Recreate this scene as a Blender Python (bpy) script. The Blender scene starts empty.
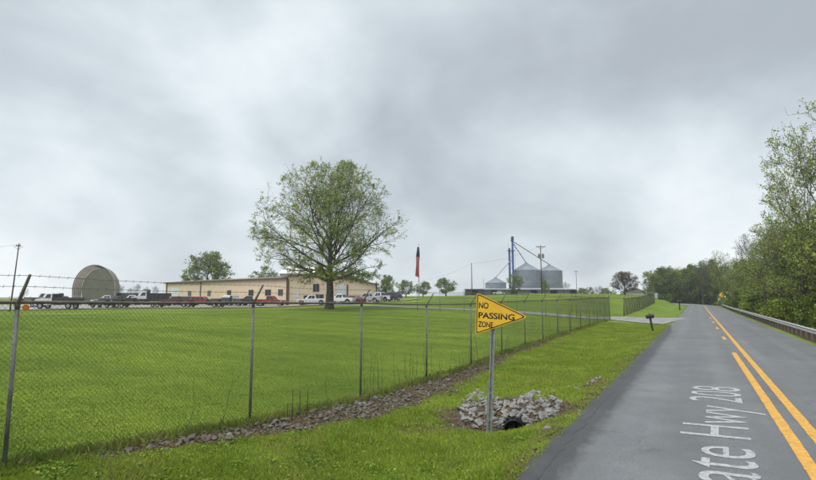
import bpy, bmesh, math, random
import numpy as np
from mathutils import Vector, Matrix, noise as mnoise

sc = bpy.context.scene
COL = sc.collection
R = math.radians

# ------------------------------------------------------------------ camera
FPX, HOR, VPX, CAMH = 520.0, 298.0, 697.0, 2.5          # photograph pixels (816 x 480)
PITCH = math.atan((HOR - 240) / FPX)
YAW = math.atan((VPX - 408) * math.cos(PITCH) / FPX)     # road runs along +Y
cam_d = bpy.data.cameras.new('camera')
cam_d.sensor_width = 36.0
cam_d.lens = FPX / 816 * 36.0
cam_d.clip_start = 0.1
cam_d.clip_end = 6000
cam = bpy.data.objects.new('camera', cam_d)
COL.objects.link(cam)
cam.location = (0, 0, CAMH)
cam.rotation_euler = (R(90) + PITCH, 0, YAW)
sc.camera = cam

# ------------------------------------------------------------------ world: overcast sky
SUN_EL, SUN_AZ = R(66), R(200)
world = bpy.data.worlds.new('World')
sc.world = world
world.use_nodes = True
wn, wl = world.node_tree.nodes, world.node_tree.links
wn.clear()


def wnode(t, **k):
    n = wn.new(t)
    for a, b in k.items():
        setattr(n, a, b)
    return n


def wmath(op, a, b=None, clamp=False):
    n = wnode('ShaderNodeMath', operation=op, use_clamp=clamp)
    for i, v in enumerate((a, b)):
        if v is None:
            continue
        if isinstance(v, (int, float)):
            n.inputs[i].default_value = v
        else:
            wl.new(v, n.inputs[i])
    return n.outputs[0]


tc = wnode('ShaderNodeTexCoord')
sep = wnode('ShaderNodeSeparateXYZ')
wl.new(tc.outputs['Generated'], sep.inputs[0])
zc = wmath('MAXIMUM', sep.outputs[2], 0.0)
zz = wmath('ADD', zc, 0.48)
cu, cv = wmath('DIVIDE', sep.outputs[0], zz), wmath('DIVIDE', sep.outputs[1], zz)
comb = wnode('ShaderNodeCombineXYZ')
wl.new(cu, comb.inputs[0])
wl.new(cv, comb.inputs[1])


def wnoise(scale, detail, rough, dist, off):
    m = wnode('ShaderNodeMapping')
    m.inputs['Location'].default_value = off
    wl.new(comb.outputs[0], m.inputs[0])
    n = wnode('ShaderNodeTexNoise')
    n.inputs['Scale'].default_value = scale
    n.inputs['Detail'].default_value = detail
    n.inputs['Roughness'].default_value = rough
    n.inputs['Distortion'].default_value = dist
    wl.new(m.outputs[0], n.inputs['Vector'])
    return n.outputs[0]


n1 = wnoise(1.25, 6.0, 0.48, 0.45, (-8.82, 16.65, 6.89))
n2 = wnoise(3.4, 7.0, 0.52, 0.3, (-13.62, 11.89, 1.25))
mix12 = wmath('ADD', wmath('MULTIPLY', n1, 0.76), wmath('MULTIPLY', n2, 0.24))
# low bright band near the horizon, broken by the cloud pattern
hz = wmath('SUBTRACT', 1.0, wmath('DIVIDE', zc, 0.34), True)
hz = wmath('POWER', hz, 1.5)
tot = wmath('ADD', mix12, wmath('MULTIPLY', hz, 0.155))
ramp = wnode('ShaderNodeValToRGB')
wl.new(tot, ramp.inputs[0])
cr = ramp.color_ramp
cr.interpolation = 'B_SPLINE'
cr.elements[0].position = 0.37
cr.elements[0].color = (0.36, 0.402, 0.438, 1)
cr.elements[1].position = 0.76
cr.elements[1].color = (0.97, 1.0, 1.0, 1)
e = cr.elements.new(0.48)
e.color = (0.50, 0.555, 0.60, 1)
e = cr.elements.new(0.60)
e.color = (0.665, 0.735, 0.78, 1)
sky = wnode('ShaderNodeTexSky', sky_type='NISHITA')
sky.sun_disc = False
sky.sun_elevation = SUN_EL
sky.sun_rotation = SUN_AZ
bg1 = wnode('ShaderNodeBackground')
wl.new(sky.outputs[0], bg1.inputs[0])
bg1.inputs[1].default_value = 0.05
bg2 = wnode('ShaderNodeBackground')
wl.new(ramp.outputs[0], bg2.inputs[0])
bg2.inputs[1].default_value = 0.46
mx = wnode('ShaderNodeMixShader')
mx.inputs[0].default_value = 0.95
wl.new(bg1.outputs[0], mx.inputs[1])
wl.new(bg2.outputs[0], mx.inputs[2])
wo = wnode('ShaderNodeOutputWorld')
wl.new(mx.outputs[0], wo.inputs[0])

sun_d = bpy.data.lights.new('sun', 'SUN')
sun_d.energy = 1.5
sun_d.angle = R(50)
sun_d.color = (1.0, 0.975, 0.94)
sun = bpy.data.objects.new('sun', sun_d)
COL.objects.link(sun)
sdir = Vector((math.sin(SUN_AZ) * math.cos(SUN_EL), math.cos(SUN_AZ) * math.cos(SUN_EL), math.sin(SUN_EL)))
sun.rotation_euler = sdir.to_track_quat('Z', 'Y').to_euler()

vs = sc.view_settings
vs.view_transform = 'Standard'
vs.look = 'None'
vs.exposure = 1.38
vs.gamma = 1.0
vs.use_curve_mapping = False

# ------------------------------------------------------------------ helpers
_cp, _sp, _cy, _sy = math.cos(PITCH), math.sin(PITCH), math.cos(YAW), math.sin(YAW)


def ray(px, py):
    x, y, z = (px - 408) / FPX, 1.0, (240 - py) / FPX
    v = (x, y * _cp - z * _sp, y * _sp + z * _cp)
    return np.array([_cy * v[0] - _sy * v[1], _sy * v[0] + _cy * v[1], v[2]])


def at_depth(px, py, D):
    """point seen at a photo pixel, D metres in front of the camera"""
    return np.array([0, 0, CAMH]) + ray(px, py) * D


def tag(o, label=None, cat=None, group=None, kind=None):
    if label: o['label'] = label
    if cat: o['category'] = cat
    if group: o['group'] = group
    if kind: o['kind'] = kind
    return o


def empty(name, loc=(0, 0, 0), rz=0.0, sc_=1.0):
    o = bpy.data.objects.new(name, None)
    o.empty_display_size = 0.2
    COL.objects.link(o)
    o.location = loc
    o.rotation_euler = (0, 0, rz)
    o.scale = (sc_,) * 3
    return o


def link(name, me, parent=None, mat=None, loc=None, rot=None):
    o = bpy.data.objects.new(name, me)
    COL.objects.link(o)
    if mat is not None and len(me.materials) == 0:
        me.materials.append(mat)
    if parent is not None: o.parent = parent
    if loc is not None: o.location = loc
    if rot is not None: o.rotation_euler = rot
    return o


def smooth(me, angle=None):
    me.polygons.foreach_set('use_smooth', np.ones(len(me.polygons), bool))
    return me


class MB:
    """collects shapes into one mesh"""

    def __init__(self):
        self.v, self.f = [], []

    def add(self, vs_, fs):
        o = len(self.v)
        self.v += [tuple(p) for p in vs_]
        self.f += [tuple(i + o for i in f) for f in fs]
        return self

    def box(self, x0, x1, y0, y1, z0, z1, m=None):
        p = [(x0, y0, z0), (x1, y0, z0), (x1, y1, z0), (x0, y1, z0), (x0, y0, z1), (x1, y0, z1), (x1, y1, z1), (x0, y1, z1)]
        if m is not None: p = [m @ Vector(q) for q in p]
        return self.add(p, [(0, 3, 2, 1), (4, 5, 6, 7), (0, 1, 5, 4), (1, 2, 6, 5), (2, 3, 7, 6), (3, 0, 4, 7)])

    def tube(self, pts, rad, n=8, caps=True):
        pts = [Vector(p) for p in pts]
        if not hasattr(rad, '__len__'): rad = [rad] * len(pts)
        vs_, fs = [], []
        for i, p in enumerate(pts):
            d = (pts[min(i + 1, len(pts) - 1)] - pts[max(i - 1, 0)])
            if d.length < 1e-9: d = Vector((0, 0, 1))
            d.normalize()
            a = d.orthogonal() if abs(d.z) > .99 else Vector((-d.y, d.x, 0))
            a.normalize()
            b = d.cross(a)
            for k in range(n):
                t = 2 * math.pi * k / n
                vs_.append(p + (a * math.cos(t) + b * math.sin(t)) * rad[i])
        for i in range(len(pts) - 1):
            for k in range(n):
                k2 = (k + 1) % n
                fs.append((i * n + k, i * n + k2, (i + 1) * n + k2, (i + 1) * n + k))
        if caps:
            fs.append(tuple(range(n))[::-1])
            fs.append(tuple(range((len(pts) - 1) * n, len(pts) * n)))
        return self.add(vs_, fs)

    def prism(self, poly, y0, y1, m=None):
        """extrude an (x,z) polygon along y"""
        n = len(poly)
        p = [(a, y0, b) for a, b in poly] + [(a, y1, b) for a, b in poly]
        if m is not None: p = [m @ Vector(q) for q in p]
        return self.add(p, [tuple(range(n)), tuple(range(2 * n - 1, n - 1, -1))] +
                        [(i, i + n, (i + 1) % n + n, (i + 1) % n) for i in range(n)])

    def mesh(self, name, fix=True):
        me = bpy.data.meshes.new(name)
        me.from_pydata(self.v, [], self.f)
        if fix:
            bm = bmesh.new()
            bm.from_mesh(me)
            bmesh.ops.recalc_face_normals(bm, faces=bm.faces)
            bm.to_mesh(me)
            bm.free()
        me.update()
        return me

    def build(self, name, mat, parent=None, sm=False, bev=0.0, loc=None, rot=None):
        me = self.mesh(name)
        if sm: smooth(me)
        o = link(name, me, parent, mat, loc, rot)
        if bev:
            b = o.modifiers.new('bevel', 'BEVEL')
            b.width = bev
            b.segments = 2
            b.limit_method = 'ANGLE'
        return o


def raw_mesh(name, V, T, cols=None, n=3):
    """fast mesh from numpy arrays; all faces have n corners"""
    me = bpy.data.meshes.new(name)
    V = np.asarray(V, np.float32)
    T = np.asarray(T, np.int32)
    me.vertices.add(len(V))
    me.vertices.foreach_set('co', V.ravel())
    me.loops.add(T.size)
    me.loops.foreach_set('vertex_index', T.ravel())
    me.polygons.add(len(T))
    me.polygons.foreach_set('loop_start', np.arange(0, T.size, n, dtype=np.int32))
    if cols is not None:
        a = me.color_attributes.new('tint', 'FLOAT_COLOR', 'POINT')
        c = np.ones((len(V), 4), np.float32)
        c[:, :3] = cols
        a.data.foreach_set('color', c.ravel())
    me.update(calc_edges=True)
    return me


# ------------------------------------------------------------------ materials
MATS = {}


def mat(name, col, rough=0.7, var=0.25, scale=6.0, bump=0.0, metal=0.0, col2=None, detail=6, spec=0.4, transl=0.0,
        attr=None, coord='Object', bscale=None, alpha=None, emis=None):
    if name in MATS: return MATS[name]
    m = bpy.data.materials.new(name)
    m.use_nodes = True
    nt = m.node_tree
    N, L = nt.nodes, nt.links
    b = N['Principled BSDF']
    b.inputs['Roughness'].default_value = rough
    b.inputs['Metallic'].default_value = metal
    b.inputs['Specular IOR Level'].default_value = spec
    t = N.new('ShaderNodeTexCoord')
    nz = N.new('ShaderNodeTexNoise')
    nz.inputs['Scale'].default_value = scale
    nz.inputs['Detail'].default_value = detail
    nz.inputs['Roughness'].default_value = 0.62
    L.new(t.outputs[coord], nz.inputs['Vector'])
    rp = N.new('ShaderNodeValToRGB')
    L.new(nz.outputs[0], rp.inputs[0])
    c2 = col2 or tuple(min(1, c * (1 + var)) for c in col)
    c1 = col if col2 else tuple(c * (1 - var) for c in col)
    rp.color_ramp.elements[0].position = 0.32
    rp.color_ramp.elements[1].position = 0.68
    rp.color_ramp.elements[0].color = (*c1, 1)
    rp.color_ramp.elements[1].color = (*c2, 1)
    out = rp.outputs[0]
    if attr:
        at = N.new('ShaderNodeAttribute')
        at.attribute_name = attr
        mm = N.new('ShaderNodeMix')
        mm.data_type = 'RGBA'
        mm.blend_type = 'MULTIPLY'
        mm.inputs[0].default_value = 1
        L.new(out, mm.inputs[6])
        L.new(at.outputs['Color'], mm.inputs[7])
        out = mm.outputs[2]
    L.new(out, b.inputs['Base Color'])
    if bump:
        bp = N.new('ShaderNodeBump')
        bp.inputs['Strength'].default_value = bump
        bp.inputs['Distance'].default_value = 0.02
        nb = N.new('ShaderNodeTexNoise')
        nb.inputs['Scale'].default_value = bscale or scale * 4
        nb.inputs['Detail'].default_value = 4
        L.new(t.outputs[coord], nb.inputs['Vector'])
        L.new(nb.outputs[0], bp.inputs['Height'])
        L.new(bp.outputs[0], b.inputs['Normal'])
    if transl:
        tr = N.new('ShaderNodeBsdfTranslucent')
        L.new(out, tr.inputs[0])
        ms = N.new('ShaderNodeMixShader')
        ms.inputs[0].default_value = transl
        L.new(b.outputs[0], ms.inputs[1])
        L.new(tr.outputs[0], ms.inputs[2])
        L.new(ms.outputs[0], N['Material Output'].inputs[0])
    MATS[name] = m
    return m


M_GALV = mat('galvanised_steel', (0.28, 0.29, 0.29), 0.5, 0.25, 9, metal=0.35)
M_POST = mat('fence_post_steel', (0.105, 0.105, 0.095), 0.6, 0.25, 5, metal=0.2, col2=(0.19, 0.19, 0.175))
M_RUST = mat('weathered_rail', (0.085, 0.07, 0.055), 0.75, 0.35, 7, col2=(0.16, 0.14, 0.115))
M_WIRE = mat('fence_wire', (0.075, 0.085, 0.055), 0.6, 0.25, 3, metal=0.2)
M_BARB = mat('barbed_wire_steel', (0.10, 0.10, 0.10), 0.6, 0.3, 5, metal=0.2)
M_YEL = mat('sign_yellow', (0.66, 0.385, 0.02), 0.5, 0.10, 2.2, detail=10, col2=(0.80, 0.48, 0.03))
M_BLACK = mat('sign_black', (0.015, 0.015, 0.015), 0.5, 0.2, 3)
M_DARK = mat('dark_metal', (0.03, 0.03, 0.032), 0.6, 0.3, 3)
M_TYRE = mat('tyre_rubber', (0.02, 0.02, 0.02), 0.85, 0.3, 4)
M_CHROME = mat('dull_chrome', (0.45, 0.45, 0.46), 0.3, 0.15, 4, metal=0.8)
M_GLASS = mat('vehicle_glass', (0.022, 0.026, 0.03), 0.08, 0.15, 2, spec=0.8)
M_LAMP = mat('headlight_lens', (0.65, 0.66, 0.66), 0.15, 0.1, 2)
M_RED_L = mat('tail_light', (0.35, 0.02, 0.02), 0.3, 0.1, 2)
M_ROCK = mat('limestone', (0.09, 0.085, 0.075), 0.9, 0.3, 3.2, bump=0.6, col2=(0.29, 0.285, 0.27))
M_ROCK2 = mat('dirty_fieldstone', (0.062, 0.053, 0.040), 0.9, 0.3, 4, bump=0.5, col2=(0.175, 0.163, 0.135))
M_GRASS = mat('grass_blades', (0.75, 0.8, 0.75), 0.6, 0.0, 0.8, col2=(1.1, 1.05, 1.0), attr='tint', transl=0.3, spec=0.25)
M_LEAF = mat('leaves', (0.8, 0.82, 0.8), 0.6, 0.0, 0.35, col2=(1.15, 1.12, 1.05), attr='tint', transl=0.35, spec=0.25)
M_BARK = mat('bark', (0.045, 0.038, 0.031), 0.9, 0.3, 3, bump=0.6, col2=(0.10, 0.088, 0.073))
M_WOODPOLE = mat('pole_wood', (0.07, 0.057, 0.046), 0.85, 0.3, 3, col2=(0.14, 0.12, 0.10))
M_CABLE = mat('cable', (0.02, 0.02, 0.02), 0.6, 0.2, 3)
M_WHITE = mat('white_paint', (0.62, 0.63, 0.64), 0.4, 0.08, 2)
M_TAN = mat('tan_siding', (0.64, 0.51, 0.365), 0.55, 0.08, 0.6, col2=(0.72, 0.585, 0.43))
M_BROWN = mat('brown_trim', (0.095, 0.058, 0.038), 0.6, 0.2, 2)
M_ROOFG = mat('metal_roof', (0.16, 0.13, 0.105), 0.5, 0.2, 0.5)
M_BINS = mat('bin_steel', (0.17, 0.20, 0.235), 0.5, 0.14, 0.35, metal=0.25, col2=(0.25, 0.28, 0.31))
M_BLUE = mat('blue_steel', (0.025, 0.085, 0.27), 0.5, 0.2, 0.6)
M_FABRIC = mat('tent_fabric', (0.62, 0.605, 0.565), 0.8, 0.08, 0.7, transl=0.66)


# ------------------------------------------------------------------ terrain
ROADC = 1.53            # centre line of the straight
HALF = 3.82             # half width of paving


def centreline():
    pts = []
    y = -60.0
    while y < 165:
        pts.append((ROADC, y))
        y += 3.0
    ang, p, r = 0.0, np.array([ROADC, 165.0]), 105.0
    while ang < R(100):
        pts.append(tuple(p))
        ang += 3.0 / r
        p = p + 3.0 * np.array([-math.sin(ang), math.cos(ang)])
    return np.array(pts)


CL = centreline()


def road_z(y):
    return np.interp(y, [-60, 120, 160, 200, 240, 300], [0, 0, 0.12, 0.55, 0.9, 1.0])


FY = [-80, -5, 3.87, 8.5, 12.8, 17, 21, 25, 29, 33, 37, 50, 62, 76, 100, 140, 170, 300]
FZ = [.3, .22, .12, -.2, -.42, -.43, -.42, -.26, -.2, -.2, -.08, -.02, .07, .12, .45, 1.5, 1.9, 3]
DY = [-80, 0, 6, 9.5, 12, 16, 20, 25, 33, 45, 54, 70, 100, 140, 300]
DZ = [-.3, -.3, -.34, -.44, -.5, -.42, -.42, -.3, -.25, -.18, -.05, -.03, .02, .5, 1]

_ctrl = []
for px, py, D in [(-60, 311, 85), (0, 311.5, 90), (60, 310.5, 95), (120, 309, 98), (200, 308.3, 100), (270, 307.5, 98),
                  (328, 309.2, 75), (330, 305.2, 105), (400, 301.5, 105), (440, 297.2, 112), (480, 295.8, 115),
                  (520, 295.2, 118), (600, 295.2, 125), (640, 295, 150), (665, 295.6, 160), (500, 309.5, 75),
                  (560, 313.0, 71), (612, 318.5, 66), (440, 304, 92), (560, 301.5, 100), (93, 304, 125), (165, 303, 150),
                  (376, 302.5, 120), (420, 297.2, 150), (500, 295, 250), (560, 295, 280), (640, 294, 250),
                  (300, 301, 250), (50, 301, 300), (-200, 303, 150), (400, 296, 300), (600, 295, 400),
                  (200, 300, 400), (380, 300.5, 130)]:
    w = at_depth(px, py, D)
    _ctrl.append((w[0], w[1], w[2]))
for y in (-70, -30, -5, 4, 8.5, 13, 17, 21, 25, 30, 37, 50, 62, 76, 100, 140):
    _ctrl.append((-8.6, y, float(np.interp(y, FY, FZ))))
for x, y, z in ((-60, -60, .3), (-25, -30, .3), (-40, 5, .3), (-120, 0, .2)):
    _ctrl.append((x, y, z))
_ctrl = np.array(_ctrl)


def _rbf_fit():
    P = _ctrl[:, :2]
    d = np.linalg.norm(P[:, None] - P[None], axis=2)
    A = -np.sqrt(d * d + 6.0 ** 2)
    n = len(P)
    K = np.zeros((n + 1, n + 1))
    K[:n, :n] = A - np.eye(n) * 0.3
    K[:n, n] = K[n, :n] = 1
    return np.linalg.solve(K, np.append(_ctrl[:, 2], 0))


_W = _rbf_fit()


def _lawn(x, y):
    z = np.full(x.shape, _W[-1])
    for (a, b, _), w in zip(_ctrl, _W[:-1]):
        z = z - w * np.sqrt((x - a) ** 2 + (y - b) ** 2 + 36.0)
    return z


def sstep(a, b, x):
    t = np.clip((x - a) / (b - a), 0, 1)
    return t * t * (3 - 2 * t)


def road_dist(x, y):
    """signed distance from the centre line, left negative, and road height there"""
    d = x - ROADC
    zr = road_z(y)
    far = (y > 120) & (np.abs(x) < 400)
    if np.any(far):
        fx, fy = x[far], y[far]
        best = np.full(fx.shape, 1e9)
        sd = np.zeros(fx.shape)
        zb = np.zeros(fx.shape)
        for i in range(len(CL) - 1):
            if CL[i, 1] < 100: continue
            a, b = CL[i], CL[i + 1]
            t = b - a
            l2 = t @ t
            s = np.clip(((fx - a[0]) * t[0] + (fy - a[1]) * t[1]) / l2, 0, 1)
            qx, qy = a[0] + s * t[0] - fx, a[1] + s * t[1] - fy
            dd = np.hypot(qx, qy)
            sgn = np.sign((fx - a[0]) * t[1] - (fy - a[1]) * t[0])
            m = dd < best
            best[m], sd[m] = dd[m], (sgn * dd)[m]
            zb[m] = road_z(np.full(m.sum(), a[1] + (b[1] - a[1]) * .5))
        d = d.copy()
        zr = zr.copy()
        d[far], zr[far] = sd, zb
    return d, zr


def ground_z(x, y):
    x, y = np.atleast_1d(np.asarray(x, float)), np.atleast_1d(np.asarray(y, float))
    d, zr = road_dist(x, y)
    zl = _lawn(x, y)
    rr = np.hypot(x, y)
    zl = zl * (1 - sstep(350, 520, rr)) + 2.2 * sstep(350, 520, rr)
    zf = np.interp(y, FY, FZ)
    zd = np.interp(y, DY, DZ)
    # verge cross-section between road edge (d=-3.82) and fence (d=-10.1)
    u = np.clip((-d - HALF) / (10.13 - HALF), 0, 1)
    edge = zr - 0.05
    a = edge + (zd - edge) * sstep(0.0, 0.33, u)
    verge = a + (zf - zd) * sstep(0.42, 1.0, u)
    # pit with the culvert mouth
    pit = np.exp(-(((x + 4.15) / 1.1) ** 2 + ((y - 12.15) / .75) ** 2) ** 1.5)
    verge = verge - 0.22 * pit
    verge = verge + 0.20 * np.exp(-(((x + 4.0) / 1.3) ** 2 + ((y - 14.6) / 1.1) ** 2))
    left = verge * (1 - sstep(10.1, 15.5, -d)) + zl * sstep(10.1, 15.5, -d)
    # far along the curve the banks follow the road
    right = zr - 0.06 - 0.12 * sstep(HALF + .3, HALF + 1.3, d) - 1.5 * sstep(5.4, 11, d) + .8 * sstep(14, 60, d)
    z = np.where(d < 0, left, right)
    under = np.abs(d) < HALF + 0.05
    z = np.where(under, np.minimum(z, zr - 0.07), z)
    # unevenness
    wob = 0.018 * np.sin(x * 1.7 + 1.3 * np.sin(y * .9)) * np.sin(y * 1.31 + x * .4) + 0.01 * np.sin(x * 4.1 + y * 2.3) * np.sin(y * 3.7 - x)
    z = z + wob * np.where(np.abs(d) < HALF + .2, 0, 1)
    return z


def gz(x, y):
    return float(_grid_z(np.array([x]), np.array([y]))[0])


def axis(lo, hi, core0, core1, step, growth):
    a = list(np.arange(core0, core1 + 1e-6, step))
    s = step
    while a[-1] < hi:
        s *= growth
        a.append(a[-1] + s)
    s = step
    pre = [core0]
    while pre[-1] > lo:
        s *= growth
        pre.append(pre[-1] - s)
    return np.array(pre[1:][::-1] + a)


GX = axis(-800, 600, -11.5, 7.5, 0.22, 1.045)
GY = axis(-70, 900, 3.0, 28.0, 0.25, 1.035)
_gx, _gy = np.meshgrid(GX, GY)
_gzv = ground_z(_gx.ravel(), _gy.ravel()).reshape(_gx.shape)


def _grid_z(x, y):
    i = np.clip(np.searchsorted(GX, x) - 1, 0, len(GX) - 2)
    j = np.clip(np.searchsorted(GY, y) - 1, 0, len(GY) - 2)
    s = np.clip((x - GX[i]) / (GX[i + 1] - GX[i]), 0, 1)
    t = np.clip((y - GY[j]) / (GY[j + 1] - GY[j]), 0, 1)
    return (_gzv[j, i] * (1 - s) * (1 - t) + _gzv[j, i + 1] * s * (1 - t) + _gzv[j + 1, i] * (1 - s) * t + _gzv[j + 1, i + 1] * s * t)


def gp(px, D):
    """ground point in the image column px, D metres ahead"""
    w = at_depth(px, HOR, D)
    return (w[0], w[1], gz(w[0], w[1]))


rng = np.random.default_rng(5)


def vnoise(x, y, s, seed=0.0):
    return np.array([mnoise.noise(Vector((a * s + seed, b * s - seed, seed))) for a, b in zip(x, y)])


def bare(x, y):
    """0..1: bare brown earth with a shape of its own: along the fence, round the culvert, by the shoulder"""
    w = 0.45 * np.sin(x * 2.3 + y * 1.1) * np.sin(y * 1.7 - x * .6) + 0.3 * np.sin(x * 5.1 - y * 3.3) * np.sin(y * 4.3 + x)
    lo = np.interp(y, [4.0, 5.5, 8, 10.5, 16, 22, 40, 62], [-8.75, -8.1, -7.55, -7.15, -6.95, -7.8, -8.15, -8.3])
    f = sstep(-9.1, -8.7, x) * (1 - sstep(-.35, .35, x - lo + .5 * w)) * sstep(4.3, 5.4, y) * (1 - sstep(45, 60, y))
    c = 1 - sstep(.7, 1.25, np.sqrt(((x + 4.4) / 1.75) ** 2 + ((y - 13.0) / 1.6) ** 2) + .3 * w)
    e = .55 * (1 - sstep(-.2, .5, np.abs(x + 2.55) - .1 + .5 * w))
    g = .8 * (1 - sstep(.5, 1.1, np.sqrt(((x + 3.05) / .35) ** 2 + ((y - 17.4) / 2.0) ** 2) + .5 * w))
    g2 = .5 * (1 - sstep(.3, 1.1, np.sqrt(((x + 5.6) / .9) ** 2 + ((y - 11.0) / 1.1) ** 2) + .6 * w))
    return np.clip(np.maximum.reduce([f, c, e, g, g2]), 0, 1)


def make_ground():
    ny, nx = _gx.shape
    V = np.stack([_gx.ravel(), _gy.ravel(), _gzv.ravel()], 1)
    i = np.arange(ny * nx).reshape(ny, nx)
    T = np.stack([i[:-1, :-1].ravel(), i[:-1, 1:].ravel(), i[1:, 1:].ravel(), i[1:, :-1].ravel()], 1)
    d = bare(V[:, 0], V[:, 1])
    wood = sstep(5.3, 6.1, V[:, 0]) * (V[:, 1] < 400)
    lawnm = 1 - sstep(-9.0, -8.5, V[:, 0])
    me = raw_mesh('ground', V, T, np.stack([np.maximum(d, .8 * wood), lawnm, wood], 1), 4)
    smooth(me)
    m = bpy.data.materials.new('ground_grass')
    m.use_nodes = True
    N, L = m.node_tree.nodes, m.node_tree.links
    b = N['Principled BSDF']
    b.inputs['Roughness'].default_value = 0.9
    b.inputs['Specular IOR Level'].default_value = 0.15
    tcn = N.new('ShaderNodeTexCoord')
    at = N.new('ShaderNodeAttribute')
    at.attribute_name = 'tint'
    sp_ = N.new('ShaderNodeSeparateColor')
    L.new(at.outputs['Color'], sp_.inputs[0])

    def nz(scale, det=5, rough=.6, mp=None):
        n = N.new('ShaderNodeTexNoise')
        n.inputs['Scale'].default_value = scale
        n.inputs['Detail'].default_value = det
        n.inputs['Roughness'].default_value = rough
        if mp:
            mpn = N.new('ShaderNodeMapping')
            mpn.inputs['Rotation'].default_value = (0, 0, mp[0])
            mpn.inputs['Scale'].default_value = mp[1]
            L.new(tcn.outputs['Object'], mpn.inputs[0])
            L.new(mpn.outputs[0], n.inputs['Vector'])
        else:
            L.new(tcn.outputs['Object'], n.inputs['Vector'])
        return n.outputs[0]

    def ramp(src, c0, c1, p0=.3, p1=.7):
        r = N.new('ShaderNodeValToRGB')
        r.color_ramp.elements[0].position, r.color_ramp.elements[1].position = p0, p1
        r.color_ramp.elements[0].color, r.color_ramp.elements[1].color = (*c0, 1), (*c1, 1)
        L.new(src, r.inputs[0])
        return r.outputs[0]

    def mixc(f, a, b_, mode='MIX'):
        x = N.new('ShaderNodeMix')
        x.data_type = 'RGBA'
        x.blend_type = mode
        if isinstance(f, float): x.inputs[0].default_value = f
        else: L.new(f, x.inputs[0])
        L.new(a, x.inputs[6])
        L.new(b_, x.inputs[7])
        return x.outputs[2]

    fine = nz(7.0, 6, .7)
    # mown lawn: fine mottling plus broad mowing swaths running across the view
    lawn = ramp(nz(.55, 8, .72), (.098, .154, .012), (.144, .210, .020))
    sw = ramp(nz(1.0, 3, .5, (R(20), (.035, .42, 1))), (.80, .84, .8), (1.18, 1.13, 1.15), .36, .64)
    lawn = mixc(1.0, lawn, sw, 'MULTIPLY')
    lawn = mixc(1.0, lawn, ramp(fine, (.72, .75, .7), (1.25, 1.2, 1.2)), 'MULTIPLY')
    verge = ramp(nz(1.1, 6, .65), (.105, .165, .020), (.185, .260, .036))
    verge = mixc(1.0, verge, ramp(nz(14, 5, .7), (.55, .6, .55), (1.2, 1.2, 1.2)), 'MULTIPLY')
    soil = ramp(nz(9, 6, .7), (.040, .031, .020), (.125, .098, .064))
    g = mixc(sp_.outputs[1], verge, lawn)
    g = mixc(1.0, g, ramp(nz(.11, 6, .65), (.74, .78, .74), (1.2, 1.16, 1.15), .35, .65), 'MULTIPLY')
    # ragged edge of the bare earth
    ma = N.new('ShaderNodeMath')
    ma.operation = 'ADD'
    L.new(sp_.outputs[0], ma.inputs[0])
    sb = N.new('ShaderNodeMath')
    sb.operation = 'MULTIPLY_ADD'
    sb.inputs[1].default_value = .9
    sb.inputs[2].default_value = -.45
    L.new(nz(3.5, 6, .7), sb.inputs[0])
    L.new(sb.outputs[0], ma.inputs[1])
    mr = N.new('ShaderNodeMapRange')
    mr.inputs[1].default_value, mr.inputs[2].default_value = .35, .65
    L.new(ma.outputs[0], mr.inputs[0])
    g = mixc(mr.outputs[0], g, soil)
    L.new(g, b.inputs['Base Color'])
    bp = N.new('ShaderNodeBump')
    bp.inputs['Strength'].default_value = .7
    bp.inputs['Distance'].default_value = .05
    L.new(nz(16, 5, .7), bp.inputs['Height'])
    L.new(bp.outputs[0], b.inputs['Normal'])
    tag(link('ground', me, mat=m), kind='structure')


make_ground()


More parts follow.
